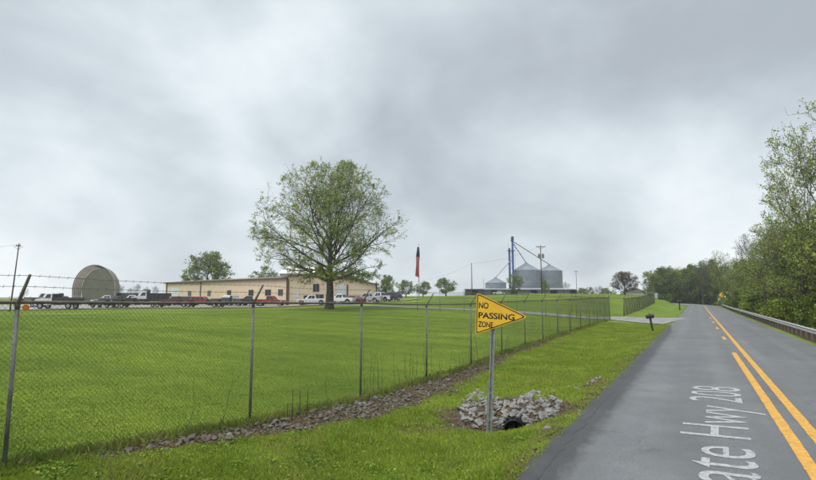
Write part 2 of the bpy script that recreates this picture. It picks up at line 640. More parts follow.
def asphalt(name, c0, c1, tracks=True):
    m = bpy.data.materials.new(name)
    m.use_nodes = True
    N, L = m.node_tree.nodes, m.node_tree.links
    b = N['Principled BSDF']
    b.inputs['Roughness'].default_value = .62
    b.inputs['Specular IOR Level'].default_value = .5
    t = N.new('ShaderNodeTexCoord')

    def nz(scale, det, mp=None):
        n = N.new('ShaderNodeTexNoise')
        n.inputs['Scale'].default_value = scale
        n.inputs['Detail'].default_value = det
        n.inputs['Roughness'].default_value = .65
        if mp:
            q = N.new('ShaderNodeMapping')
            q.inputs['Scale'].default_value = mp
            L.new(t.outputs['Object'], q.inputs[0])
            L.new(q.outputs[0], n.inputs['Vector'])
        else:
            L.new(t.outputs['Object'], n.inputs['Vector'])
        return n.outputs[0]

    def ramp(src, a, c, p0=.3, p1=.7):
        r = N.new('ShaderNodeValToRGB')
        r.color_ramp.elements[0].position, r.color_ramp.elements[1].position = p0, p1
        r.color_ramp.elements[0].color, r.color_ramp.elements[1].color = (*a, 1), (*c, 1)
        L.new(src, r.inputs[0])
        return r.outputs[0]

    def mul(a, c):
        x = N.new('ShaderNodeMix')
        x.data_type = 'RGBA'
        x.blend_type = 'MULTIPLY'
        x.inputs[0].default_value = 1
        L.new(a, x.inputs[6])
        L.new(c, x.inputs[7])
        return x.outputs[2]
    g = ramp(nz(.8, 6), c0, c1)
    g = mul(g, ramp(nz(1.0, 4, (1.1, .05, 1)), (.86, .86, .87), (1.1, 1.1, 1.09)))     # wheel-track streaks
    g = mul(g, ramp(nz(48, 4), (.62, .62, .62), (1.38, 1.38, 1.38)))
    # polished wheel paths
    sxx = N.new('ShaderNodeSeparateXYZ')
    L.new(t.outputs['Object'], sxx.inputs[0])
    wp = N.new('ShaderNodeMath')
    wp.operation = 'MULTIPLY_ADD'
    wp.inputs[1].default_value, wp.inputs[2].default_value = 2 * math.pi / 1.7, 2 * math.pi / 1.7 * 1.15
    L.new(sxx.outputs[0], wp.inputs[0])
    wc = N.new('ShaderNodeMath')
    wc.operation = 'COSINE'
    L.new(wp.outputs[0], wc.inputs[0])
    g = mul(g, ramp(wc.outputs[0], (.97, .97, .97), (1.07, 1.07, 1.075), 0.0, 1.0))
    # hairline cracks, broken up
    vor = N.new('ShaderNodeTexVoronoi')
    vor.feature = 'DISTANCE_TO_EDGE'
    vor.inputs['Scale'].default_value = .42
    wv = N.new('ShaderNodeMapping')
    L.new(t.outputs['Object'], wv.inputs[0])
    dn = N.new('ShaderNodeTexNoise')
    dn.inputs['Scale'].default_value = 1.6
    dn.inputs['Detail'].default_value = 8
    L.new(t.outputs['Object'], dn.inputs['Vector'])
    va = N.new('ShaderNodeVectorMath')
    va.operation = 'MULTIPLY_ADD'
    va.inputs[1].default_value = (.9, .9, .9)
    L.new(dn.outputs['Color'], va.inputs[0])
    L.new(wv.outputs[0], va.inputs[2])
    L.new(va.outputs[0], vor.inputs['Vector'])
    ck = ramp(vor.outputs['Distance'], (.62, .62, .62), (1, 1, 1), .0, .006)
    keepn = ramp(nz(.35, 3), (0, 0, 0), (1, 1, 1), .48, .58)
    mk_ = N.new('ShaderNodeMix')
    mk_.data_type = 'RGBA'
    mk_.blend_type = 'MULTIPLY'
    L.new(keepn, mk_.inputs[0])
    L.new(g, mk_.inputs[6])
    L.new(ck, mk_.inputs[7])
    g = mk_.outputs[2]
    g = mul(g, ramp(nz(.22, 5), (.88, .88, .89), (1.1, 1.1, 1.09), .35, .65))
    L.new(g, b.inputs['Base Color'])
    bp = N.new('ShaderNodeBump')
    bp.inputs['Strength'].default_value = .35
    bp.inputs['Distance'].default_value = .008
    L.new(nz(90, 3), bp.inputs['Height'])
    L.new(bp.outputs[0], b.inputs['Normal'])
    return m


M_ASPH = asphalt('asphalt', (.104, .109, .113), (.136, .142, .147))
M_SHOULD = asphalt('dark_shoulder', (.034, .035, .037), (.058, .059, .061))
M_DRIVE = asphalt('driveway_asphalt', (.18, .18, .17), (.25, .25, .235))
M_LINE = mat('yellow_road_paint', (0.46, 0.25, 0.045), 0.75, 0.15, 4, detail=12, col2=(0.63, 0.35, 0.07), bump=0.2)
M_MAPLABEL = mat('map_label_white', (0.26, 0.265, 0.27), 0.75, 0.1, 5, detail=12, col2=(0.43, 0.435, 0.44))  # white of the added map label overlay, no real road paint

for nm_, gcol in (('yellow_road_paint', (.20, .15, .07)), ('map_label_white', (.15, .155, .16))):
    nt_ = MATS[nm_].node_tree
    nzn = [n_ for n_ in nt_.nodes if n_.type == 'TEX_NOISE'][0]
    nzn.inputs['Scale'].default_value = 11
    rpn = [n_ for n_ in nt_.nodes if n_.type == 'VALTORGB'][0].color_ramp
    rpn.elements[0].position = .40
    ew = rpn.elements.new(.33)
    ew.color = (*gcol, 1)


def normals2d(P):
    t = np.gradient(P, axis=0)
    t /= np.linalg.norm(t, axis=1)[:, None]
    return np.stack([t[:, 1], -t[:, 0]], 1)        # right-hand side


def ribbon(name, P, offs, zoff, material, jit=None, crown=True):
    """sheet following the centre line; offs = lateral offsets"""
    n = normals2d(P)
    V, rows = [], len(P)
    for k in range(rows):
        for j, o in enumerate(offs):
            oo = o + (jit(k, j, P[k]) if jit else 0)
            q = P[k] + n[k] * oo
            zc_ = float(road_z(P[k][1])) + (0.06 * (1 - abs(oo) / HALF) if crown else 0)
            V.append((q[0], q[1], zc_ - 0.03 + zoff))
    m = len(offs)
    T = [(k * m + j, k * m + j + 1, (k + 1) * m + j + 1, (k + 1) * m + j) for k in range(rows - 1) for j in range(m - 1)]
    me = raw_mesh(name, V, np.array(T), n=4)
    return link(name, me, mat=material)


CLd = np.concatenate([np.stack([np.full(470, ROADC), np.linspace(-40, 77.25, 470)], 1), CL[CL[:, 1] > 78]])
tag(ribbon('road', CLd, [-HALF, -3.4, -2.6, -1.7, -.8, 0, .8, 1.7, 2.6, 3.4, HALF], 0.0, M_ASPH), kind='structure')
_j = random.Random(3)
edge_j = {k: (_j.uniform(-.05, .05), _j.uniform(-.09, .09)) for k in range(len(CLd) + 5)}
SH = CLd[(CLd[:, 1] < 53)]


def dark_edge(m):
    """worn dark strip of newer patching along the left edge of the paving, frayed on its inner side"""
    N, L = m.node_tree.nodes, m.node_tree.links
    b = N['Principled BSDF']
    pale = b.inputs['Base Color'].links[0].from_socket
    t = N.new('ShaderNodeTexCoord')
    nz = N.new('ShaderNodeTexNoise')
    nz.inputs['Scale'].default_value = 2.2
    nz.inputs['Detail'].default_value = 10
    nz.inputs['Roughness'].default_value = .78
    mpn = N.new('ShaderNodeMapping')
    mpn.inputs['Scale'].default_value = (1.6, .7, 1)
    L.new(t.outputs['Object'], mpn.inputs[0])
    L.new(mpn.outputs[0], nz.inputs['Vector'])
    sx_ = N.new('ShaderNodeSeparateXYZ')
    L.new(t.outputs['Object'], sx_.inputs[0])
    mr = N.new('ShaderNodeMapRange')
    mr.inputs[1].default_value, mr.inputs[2].default_value = ROADC - HALF + .05, ROADC - HALF + .85
    L.new(sx_.outputs[0], mr.inputs[0])
    my = N.new('ShaderNodeMapRange')
    my.inputs[1].default_value, my.inputs[2].default_value = 45, 62
    L.new(sx_.outputs[1], my.inputs[0])
    ad = N.new('ShaderNodeMath')
    ad.operation = 'MULTIPLY_ADD'
    ad.inputs[1].default_value, ad.inputs[2].default_value = .8, -.40
    L.new(nz.outputs[0], ad.inputs[0])
    acc = ad.outputs[0]
    for extra in (mr.outputs[0], my.outputs[0]):
        sm = N.new('ShaderNodeMath')
        sm.operation = 'ADD'
        L.new(acc, sm.inputs[0])
        L.new(extra, sm.inputs[1])
        acc = sm.outputs[0]
    m2 = N.new('ShaderNodeMapRange')
    m2.inputs[1].default_value, m2.inputs[2].default_value = .40, .72
    m2.inputs[3].default_value, m2.inputs[4].default_value = .40, 1.0
    L.new(acc, m2.inputs[0])
    mx_ = N.new('ShaderNodeMix')
    mx_.data_type = 'RGBA'
    mx_.blend_type = 'MULTIPLY'
    mx_.inputs[0].default_value = 1
    L.new(pale, mx_.inputs[6])
    L.new(m2.outputs[0], mx_.inputs[7])
    L.new(mx_.outputs[2], b.inputs['Base Color'])


dark_edge(M_ASPH)
tag(ribbon('road_shoulder', SH, [-HALF - .12, -HALF + .05, -HALF + .16], 0.004, M_SHOULD,
           lambda k, j, p: (.035 * math.sin(k * .31) + .03 * math.sin(k * .83 + 1) + edge_j[k][0] * .4 if j == 0 else (edge_j[k][1] * .6 if j == 2 else 0))), kind='structure')


def line(name, off, w, y0, y1, label):
    P = CLd[(CLd[:, 1] >= y0) & (CLd[:, 1] <= y1)]
    o = ribbon(name, P, [off - w / 2, off + w / 2], 0.006, M_LINE, lambda k, j, p: _j.uniform(-.006, .006))
    return tag(o, label, 'road marking')


line('yellow_line', .20, .19, -40, 240, 'unbroken yellow centre line, the right of the pair, running the whole road')
line('yellow_line', -.20, .19, -40, 28.4, 'thick solid yellow line on the left of the pair, ending short of the dashes')
for k, (a, b, w_) in enumerate(((36.6, 39.6, 'nearest'), (48.8, 51.8, 'second nearest'), (61, 64, 'third nearest'), (73.4, 77, 'farthest'))):
    o = line('yellow_dash', -.20, .18, a, b, 'short yellow dash left of the unbroken centre line, the %s of the dashes' % w_)
    o['group'] = 'yellow dashes beyond the solid line'

# map label overlay, not paint on the road, added flat on the left lane
fc = bpy.data.curves.new('lettering', 'FONT')
fc.body = 'State Hwy 208'
fc.size = 1.0
fc.extrude = 0
fc.offset = -0.004
fo = bpy.data.objects.new('tmp_text', fc)
COL.objects.link(fo)
bpy.context.view_layer.update()
dg = bpy.context.evaluated_depsgraph_get()


def text_mesh(body, name):
    fc.body = body
    bpy.context.view_layer.update()
    d_ = bpy.context.evaluated_depsgraph_get()
    me = bpy.data.meshes.new_from_object(fo.evaluated_get(d_))
    me.name = name
    me.materials.clear()
    co = np.zeros(len(me.vertices) * 3)
    me.vertices.foreach_get('co', co)
    return me, co.reshape(-1, 3)


_, c_pre = text_mesh('State', 'x')
_, c_h = text_mesh('State H', 'x')
_, c_hh = text_mesh('H', 'x')
hx0 = c_h[:, 0].max() - (c_hh[:, 0].max() - c_hh[:, 0].min())
me_t, c = text_mesh('State Hwy 208', 'map_label_overlay')
cap = c_hh[:, 1].max()
sy = (17.36 - 11.2) / (c[:, 0].max() - hx0)
Yl = 11.2 + (c[:, 0] - hx0) * sy
Xl = 0.89 - .030 * (17.3 - Yl) - c[:, 1] / cap * 1.12
Zl = 0.06 * (1 - np.abs(Xl - ROADC) / HALF) - 0.03 + 0.006
CO_L = np.stack([Xl, Yl, Zl], 1)
let = empty('map_label_overlay', (0.2, 11.2, 0))
tag(let, 'long white map overlay letters reading State Hwy 208 laid along the left lane', 'road marking')
par = list(range(len(CO_L)))


def root(i):
    while par[i] != i:
        par[i] = par[par[i]]
        i = par[i]
    return i


polys = [tuple(p_.vertices) for p_ in me_t.polygons]
for p_ in polys:
    for v in p_[1:]:
        par[root(v)] = root(p_[0])
groups = {}
for p_ in polys: groups.setdefault(root(p_[0]), []).append(p_)
for gps in groups.values():
    ids = sorted({v for p_ in gps for v in p_})
    mp = {v: k for k, v in enumerate(ids)}
    me = bpy.data.meshes.new('letter')
    me.from_pydata([tuple(CO_L[v] - np.array([0.2, 11.2, 0])) for v in ids], [], [tuple(mp[v] for v in p_) for p_ in gps])
    link('letter', me, let, M_MAPLABEL)

# ------------------------------------------------------------------ driveway and gravel lot


def draped(name, P, widths, zoff, material, nw=9):
    P = np.array(P, float)
    n = normals2d(P)
    V = []
    for k in range(len(P)):
        for j in range(nw):
            q = P[k] + n[k] * widths[k] * (j / (nw - 1) - .5)
            V.append((q[0], q[1], gz(q[0], q[1]) + zoff))
    T = [(k * nw + j, k * nw + j + 1, (k + 1) * nw + j + 1, (k + 1) * nw + j) for k in range(len(P) - 1) for j in range(nw - 1)]
    me = raw_mesh(name, V, np.array(T), n=4)
    return tag(link(name, me, mat=material), kind='structure')


def spline(pts, n):
    pts = np.array(pts, float)
    s = np.r_[0, np.cumsum(np.linalg.norm(np.diff(pts, axis=0), axis=1))]
    t = np.linspace(0, s[-1], n)
    out = np.stack([np.interp(t, s, pts[:, k]) for k in range(2)], 1)
    for _ in range(int(n / 12)):
        out[1:-1] = (out[:-2] + 2 * out[1:-1] + out[2:]) / 4
    return out


dw = spline([(-2.1, 66.5), (-6, 66.8), (-10, 67.5), (-24, 68.5), (-36, 70.5), (-50, 76), (-62, 84), (-75, 90)], 60)
ww = np.interp(np.arange(60), [0, 4, 8, 14, 59], [21, 11, 6, 3.6, 2.6])
draped('driveway', dw, ww, 0.05, M_DRIVE, 11)
M_GRAV = mat('gravel', (0.22, 0.215, 0.20), 0.95, 0.25, 0.6, bump=0.6, bscale=8, col2=(0.33, 0.32, 0.30))
lot = spline([gp(q, D)[:2] for q, D in ((-90, 104), (0, 107), (60, 108), (120, 112), (200, 112), (270, 109), (330, 111), (385, 112), (420, 112))], 70)
draped('gravel_lot', lot, np.interp(np.arange(70), [0, 45, 62, 69], [26, 23, 12, 6]), 0.12, M_GRAV, 13)

# ------------------------------------------------------------------ chain-link fences


def fence(points, zb, zt, label, name='chain_link_fence', arms=True, arm=(.28, 0, .42), skip_wires=False, ends=()):
    """points: post positions; zb ground, zt rail heights"""
    base = empty(name, (points[0][0], points[0][1], zb[0]))
    off = Vector(base.location)
    tag(base, label, 'fence')
    rl = random.Random(len(points))
    tips = []
    for i, (x, y) in enumerate(points):
        lean = rl.uniform(-.02, .02)
        r = .042 if i in ends else .030
        p = MB().tube([Vector((x, y, zb[i] - .3)) - off, Vector((x + lean, y, zt[i] + .01)) - off], r, 10).build('post', M_POST, base, True)
        if arms:
            ax = Vector((x + lean, y, zt[i] - .03)) - off
            tp = ax + Vector(arm) * rl.uniform(.97, 1.04)
            MB().tube([ax, ax + (tp - ax) * .1, tp], [.034, .026, .020], 8).tube([ax + Vector((0, 0, -.07)), ax + Vector((0, 0, .035))], .037, 8).build('barb_arm', M_RUST, p, True)
            tips.append((ax + Vector((0, 0, .03)), tp))
    for i in range(len(points) - 1):
        a, b = Vector((*points[i], zt[i])) - off, Vector((*points[i + 1], zt[i + 1])) - off
        MB().tube([a, (a + b) / 2 + Vector((0, 0, -.012)), b], .024, 8, False).build('top_rail', M_RUST, base, True)
        # woven fabric: two families of diagonal strands
        A0, A1 = Vector((*points[i], zb[i] + .03)) - off, Vector((*points[i + 1], zb[i + 1] + .03)) - off
        W = (Vector(points[i + 1]) - Vector(points[i])).length
        H = (a.z - A0.z + b.z - A1.z) / 2
        nrm = Vector((-(A1 - A0).y, (A1 - A0).x, 0)).normalized()
        far = Vector((points[i][0], points[i][1], 0)).length
        sp, wr = (.078, .0017) if far < 26 else (.095, .0023)
        seg = []
        s = -H
        while s < W:
            for sg in (1, -1):
                u0, u1 = (s, s + H) if sg == 1 else (s + H, s)
                # clip in u
                t0, t1 = 0.0, 1.0
                lo, hi = min(u0, u1), max(u0, u1)
                if hi <= 0 or lo >= W: continue
                du = u1 - u0
                ta, tb = (0 - u0) / du, (W - u0) / du
                if ta > tb: ta, tb = tb, ta
                t0, t1 = max(0, ta), min(1, tb)
                if t1 - t0 < .01: continue
                seg.append((u0 + du * t0, t0, u0 + du * t1, t1, sg))
            s += sp
        V, F = [], []

        def pos(u, t):
            f = u / W
            lo_, hi_ = A0.lerp(A1, f), a.lerp(b, f)
            q = lo_.lerp(hi_, t)
            return q + nrm * (.025 * math.sin(u * 2.1 + i) * math.sin(t * 3.0))
        for u0, t0, u1, t1, sg in seg:
            k = 2
            for q in range(k):
                fa, fb = q / k, (q + 1) / k
                pa, pb = pos(u0 + (u1 - u0) * fa, t0 + (t1 - t0) * fa), pos(u0 + (u1 - u0) * fb, t0 + (t1 - t0) * fb)
                pa, pb = pa + nrm * sg * wr * .8, pb + nrm * sg * wr * .8
                d = (pb - pa).normalized()
                s1 = nrm * wr
                s2 = d.cross(nrm) * wr
                o_ = len(V)
                for pt in (pa, pb):
                    V += [pt + s1, pt + s2, pt - s1, pt - s2]
                F += [(o_ + j, o_ + (j + 1) % 4, o_ + 4 + (j + 1) % 4, o_ + 4 + j) for j in range(4)]
        me = bpy.data.meshes.new('wire_mesh')
        me.from_pydata([tuple(v) for v in V], [], F)
        o = link('wire_mesh', me, base, M_WIRE)
    if arms:
        for w in (.18, .58, .97):
            mb = MB()
            for i in range(len(tips) - 1):
                p0, p1 = tips[i][0].lerp(tips[i][1], w), tips[i + 1][0].lerp(tips[i + 1][1], w)
                sag = Vector((0, 0, -.02 - .02 * rl.random()))
                mid = (p0 + p1) / 2 + sag
                mb.tube([p0, p0.lerp(mid, .5) + sag * .25, mid, mid.lerp(p1, .5) + sag * .25, p1], .0035, 4, False)
                near = (p0 + off).length < 30
                if near:
                    L_ = (p1 - p0).length
                    n_ = int(L_ / .13)
                    for j in range(1, n_):
                        f = j / n_
                        c_ = p0.lerp(p1, f) + sag * (1 - (2 * f - 1) ** 2)
                        for dv in (Vector((.012, .008, .022)), Vector((-.010, .006, .022))):
                            mb.tube([c_ - dv, c_ + dv], .0018, 3, False)
            mb.build('barbed_wire', M_BARB, base)
    return base


SP = 4.15
py_ = [-8.8, -4.5, -.3, 3.9, 8.5, 12.75, 16.95, 21.15, 25.2, 29.2, 33.1, 37.1] + [37.1 + (62 - 37.1) * k / 6 for k in range(1, 7)]
fpts = [(-8.6, y) for y in py_]
fzb = [gz(x, y) for x, y in fpts]
fzt = list(np.interp(py_, [-20, 3.87, 8.5, 12.8, 17, 21, 25, 29, 33, 37, 50, 62], [2.5, 2.44, 2.40, 2.36, 2.27, 2.26, 2.31, 2.34, 2.35, 2.37, 2.50, 2.58]))
fence(fpts, fzb, fzt, 'long rusty-railed chain link fence with barbed wire running beside the roadside verge', ends=(len(fpts) - 1,))
ret = [(-8.64, 62.12)] + [(-8.64 - 3.6 * k, 62.12 + .25 * k) for k in range(1, 8)]
fence(ret, [gz(*p) for p in ret], [gz(*p) + 2.5 for p in ret], 'chain link fence turning the corner to follow the near side of the driveway', arms=True, arm=(0, -.28, .42))
f2 = [(-8.6, 75 + 4.2 * k) for k in range(15)]
fence(f2, [gz(*p) for p in f2], [gz(*p) + 2.3 for p in f2], 'chain link fence on the grass bank beyond the driveway')
f3 = [(-8.64 - 3.4 * k, 74.9 + .2 * k) for k in range(3)]
fence(f3, [gz(*p) for p in f3], [gz(*p) + 2.3 for p in f3], 'short stub of chain link fence along the far side of the driveway')

# ------------------------------------------------------------------ no passing zone sign
sx, sY = -4.24, 11.44
sgn = empty('road_sign', (sx, sY, gz(sx, sY)))
sgn.rotation_euler = (0, R(3.1), R(4))
tag(sgn, 'yellow pennant sign reading NO PASSING ZONE on a leaning steel post', 'sign')


def uchannel(h0, h1, w=.075, d=.04, t=.006):
    mb = MB()
    prof = [(-w / 2 - .012, 0), (-w / 2 + .010, 0), (-w / 2 + .018, d), (w / 2 - .018, d), (w / 2 - .010, 0), (w / 2 + .012, 0),
            (w / 2 + .012, t), (w / 2 - .006, t), (w / 2 - .014, d + t), (-w / 2 + .014, d + t), (-w / 2 + .006, t), (-w / 2 - .012, t)]
    n = len(prof)
    mb.add([(a, b, h0) for a, b in prof] + [(a, b, h1) for a, b in prof],
           [tuple(range(n)), tuple(range(2 * n - 1, n - 1, -1))] + [(i, (i + 1) % n, (i + 1) % n + n, i + n) for i in range(n)])
    return mb


zs = 2.045 - gz(sx, sY) - .40          # bottom-left corner height above the base
post = uchannel(-.3, zs + .62).build('post', M_GALV, sgn)
stub = uchannel(-.4, 1.22, .085, .045).build('anchor_post', M_GALV, sgn, loc=(-.035, .05, 0))
for z_ in (.35, .95, 1.1):
    MB().tube([(-.01, -.012, z_), (-.01, .06, z_)], .012, 8).build('bolt', M_GALV, sgn)
SW, SHh = 1.215, .965
cxs = -.405                             # plate's left edge relative to the post
A, B_, C_ = Vector((cxs, 0, zs)), Vector((cxs, 0, zs + SHh)), Vector((cxs + SW, 0, zs + SHh / 2))


def rounded_tri(pts, inset, rad, n=6):
    c0 = sum(pts, Vector()) / 3
    ins = []
    for i in range(3):
        p, a, b = pts[i], pts[i - 1], pts[(i + 1) % 3]
        u, v = (a - p).normalized(), (b - p).normalized()
        h = (u + v).normalized()
        s = inset / math.sin(u.angle(v) / 2)
        ins.append(p + h * s)
    out = []
    for i in range(3):
        p, a, b = ins[i], ins[i - 1], ins[(i + 1) % 3]
        u, v = (a - p).normalized(), (b - p).normalized()
        half = u.angle(v) / 2
        h = (u + v).normalized()
        cen = p + h * (rad / math.sin(half))
        q0, q1 = p + u * rad / math.tan(half), p + v * rad / math.tan(half)
        for k in range(n + 1):
            q = q0.lerp(q1, k / n) - cen
            out.append(cen + q.normalized() * rad)
    return [(q.x, q.z) for q in out]


tri = [A, B_, C_]
plate = MB().prism(rounded_tri(tri, 0, .04), -.026, -.022).build('sign_plate', M_YEL, sgn)
o_, i_ = rounded_tri(tri, .016, .034), rounded_tri(tri, .036, .024)
n = len(o_)
MB().add([(a, -.0285, b) for a, b in o_] + [(a, -.0285, b) for a, b in i_], [(k, (k + 1) % n, (k + 1) % n + n, k + n) for k in range(n)]).build('border', M_BLACK, plate)
for z_ in (zs + .12, zs + .52):
    MB().tube([(0, -.03, z_), (0, .05, z_)], .010, 8).build('bolt', M_GALV, plate)
fc.offset = 0.022
for txt, x0, x1, z0, z1 in (('NO', .06, .29, .610, .750), ('PASSING', .06, .90, .385, .525), ('ZONE', .06, .41, .185, .315)):
    me, c = text_mesh(txt, 'lettering')
    c0, c1 = c.min(0), c.max(0)
    c2 = np.zeros_like(c)
    c2[:, 0] = cxs + x0 + (c[:, 0] - c0[0]) / (c1[0] - c0[0]) * (x1 - x0)
    c2[:, 1] = -.0287
    c2[:, 2] = zs + z0 + (c[:, 1] - c0[1]) / (c1[1] - c0[1]) * (z1 - z0)
    me.vertices.foreach_set('co', c2.astype(np.float32).ravel())
    me.update()
    o = link('lettering', me, plate, M_BLACK)
    sd = o.modifiers.new('bold', 'SOLIDIFY')
    sd.thickness = .004
bpy.data.objects.remove(fo)

# ------------------------------------------------------------------ rocks
rr = random.Random(11)


def rock_mesh(seed, flat=.7):
    q = random.Random(seed)
    bm = bmesh.new()
    for _ in range(15):
        v = Vector((q.gauss(0, 1), q.gauss(0, 1), q.gauss(0, 1))).normalized() * q.uniform(.82, 1.0)
        bm.verts.new((v.x * .58, v.y * .48, v.z * .5 * flat))
    r = bmesh.ops.convex_hull(bm, input=bm.verts)
    bmesh.ops.delete(bm, geom=[v for v in bm.verts if not v.link_faces], context='VERTS')
    bmesh.ops.bevel(bm, geom=list(bm.edges), offset=.035, segments=1, affect='EDGES', profile=.5)
    bmesh.ops.recalc_face_normals(bm, faces=bm.faces)
    me = bpy.data.meshes.new('rock')
    bm.to_mesh(me)
    bm.free()
    return me


RK = [rock_mesh(s) for s in range(9)]
RK2 = [rock_mesh(s + 50) for s in range(7)]
for m_ in RK: m_.materials.append(M_ROCK)
for m_ in RK2: m_.materials.append(M_ROCK2)

pile = empty('riprap', (-4.3, 12.8, gz(-4.3, 12.8)))
tag(pile, 'bed of pale grey limestone rocks around the black culvert mouth', 'rocks')
PO = Vector(pile.location)
PIPE = Vector((-3.86, 12.05, gz(-3.86, 12.05) + .11))
placed = []
tries = 0
while len(placed) < 210 and tries < 9000:
    tries += 1
    px = rr.uniform(459, 560)
    pyy = rr.uniform(392, 431)
    # two lobes: left bank and right bank with a lower saddle of earth between
    inl = ((px - 482) / 23) ** 2 + ((pyy - 411) / 18) ** 2 < 1
    inr = ((px - 536) / 24) ** 2 + ((pyy - 408) / 15) ** 2 < 1
    inm = abs(px - 512) < 16 and 404 < pyy < 428
    if not (inl or inr or inm): continue
    if math.sin(px * .31 + pyy * .17) * math.sin(pyy * .37 - px * .11) > .25: continue
    # ground hit along this direction
    d_ = ray(px, pyy)
    t = 1.0
    for s_ in np.arange(9, 18, .08):
        w = np.array([0, 0, CAMH]) + d_ * s_
        if w[2] < gz(w[0], w[1]): break
    x, y = w[0], w[1]
    if abs(x - PIPE.x) < .27 and -1.0 < y - PIPE.y < .1: continue
    s = rr.choice((rr.uniform(.10, .16), rr.uniform(.15, .23), rr.uniform(.21, .33)))
    if any((x - a) ** 2 + (y - b) ** 2 < ((s + c_) * .36) ** 2 for a, b, c_ in placed): continue
    placed.append((x, y, s))
    o = link('rock', rr.choice(RK), pile)
    o.location = Vector((x, y, gz(x, y) + s * .05 + rr.uniform(0, .02))) - PO
    o.rotation_euler = (rr.uniform(-.5, .5), rr.uniform(-.5, .5), rr.uniform(0, 6.3))
    o.scale = (s, s, s)
for a_ in range(34):           # strays in the grass round the bed
    px, pyy = rr.gauss(505, 36), rr.gauss(412, 13)
    d_ = ray(px, min(pyy, 440))
    for s_ in np.arange(9, 18, .08):
        w = np.array([0, 0, CAMH]) + d_ * s_
        if w[2] < gz(w[0], w[1]): break
    if abs(w[0] - PIPE.x) < .35 and w[1] < PIPE.y + .3: continue
    s = rr.uniform(.08, .2)
    o = link('rock', rr.choice(RK), pile)
    o.location = Vector((w[0], w[1], gz(w[0], w[1]) + s * .02)) - PO
    o.rotation_euler = (rr.uniform(-.5, .5), rr.uniform(-.5, .5), rr.uniform(0, 6.3))
    o.scale = (s, s, s)
for a_ in range(40):           # stones stacked round and over the pipe mouth
    th = R(-25 + (a_ % 10) * 25.5)
    s = rr.uniform(.12, .24)
    o = link('rock', rr.choice(RK), pile)
    o.location = Vector((PIPE.x + math.cos(th) * .36 - .05 * (a_ // 10), PIPE.y + rr.uniform(-.02, .16) + .24 * (a_ // 10), PIPE.z + math.sin(th) * .32 - .015 * (a_ // 10))) - PO
    o.rotation_euler = (rr.uniform(-.5, .5), rr.uniform(-.5, .5), rr.uniform(0, 6.3))
    o.scale = (s, s, s)

# culvert: corrugated open pipe running into the bank
cul = empty('culvert_pipe', PIPE)
cul.rotation_euler = (R(4), 0, R(15))
tag(cul, 'black open end of a corrugated culvert pipe among pale rocks', 'culvert')
mb = MB()
rings = 16
vs_, fs = [], []
for k in range(rings):
    y = k * .05
    for side, r0 in ((0, .235), (1, .215)):
        for j in range(20):
            t = 2 * math.pi * j / 20
            r = r0 + .010 * math.cos(k * math.pi)
            vs_.append((math.cos(t) * r, y, math.sin(t) * r))
for k in range(rings - 1):
    for side in (0, 1):
        for j in range(20):
            a = k * 40 + side * 20 + j
            b = k * 40 + side * 20 + (j + 1) % 20
            fs.append((a, b, b + 40, a + 40) if side else (b, a, a + 40, b + 40))
for j in range(20):
    fs.append((j, (j + 1) % 20, 20 + (j + 1) % 20, 20 + j))
mb.add(vs_, fs)
me = bpy.data.meshes.new('pipe_wall')
me.from_pydata(mb.v, [], mb.f)
smooth(me)
link('pipe_wall', me, cul, mat('black_plastic_pipe', (.016, .016, .017), .6, .3, 4))
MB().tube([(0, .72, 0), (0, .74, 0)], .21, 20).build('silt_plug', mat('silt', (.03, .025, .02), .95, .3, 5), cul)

# stony bank along the foot of the fence
bank = empty('stone_strip', (-8.0, 11, gz(-8.0, 11)))
tag(bank, 'strip of small dirty stones along the foot of the chain link fence', 'stones')
BO = Vector(bank.location)
spots = []
t_ = 0
while len(spots) < 1100 and t_ < 30000:
    t_ += 1
    y = 4.9 + 20 * rr.random() ** 1.15
    x = rr.uniform(-8.75, -6.4)
    b = float(bare(np.array([x]), np.array([y]))[0])
    if x > -6.5 or rr.random() > b ** 1.5 * (1.0 if y < 16 else .55): continue
    spots.append((x, y, rr.uniform(.05, .10) if rr.random() < .72 else rr.uniform(.10, .19)))
spots.sort(key=lambda q: -q[2] / math.hypot(q[0], q[1]))
for x, y, s in spots[:290]:
    o = link('stone', rr.choice(RK2 if rr.random() < .93 else RK), bank)
    o.location = Vector((x, y, gz(x, y) + s * .16)) - BO
    o.rotation_euler = (rr.uniform(-.5, .5), rr.uniform(-.5, .5), rr.uniform(0, 6.3))
    o.scale = (s, s, s)
mb = MB()
lite = [rock_mesh(200 + k) for k in range(3)]
for x, y, s in spots[290:]:
    q = random.Random(int(x * 999 + y * 77))
    M_ = Matrix.Translation(Vector((x, y, gz(x, y) + s * .15)) - BO) @ Matrix.Rotation(q.uniform(0, 6), 4, 'Z') @ Matrix.Scale(s, 4)
    pv = []
    bm = bmesh.new()
    for _ in range(9):
        v = Vector((q.gauss(0, 1), q.gauss(0, 1), q.gauss(0, 1))).normalized()
        bm.verts.new((v.x * .58, v.y * .48, v.z * .36))
    bmesh.ops.convex_hull(bm, input=bm.verts)
    bm.verts.index_update()
    mb.add([M_ @ v.co for v in bm.verts], [[v.index for v in f.verts] for f in bm.faces])
    bm.free()
o = mb.build('gravel_stones', M_ROCK2, bank)
o['kind'] = 'stuff'
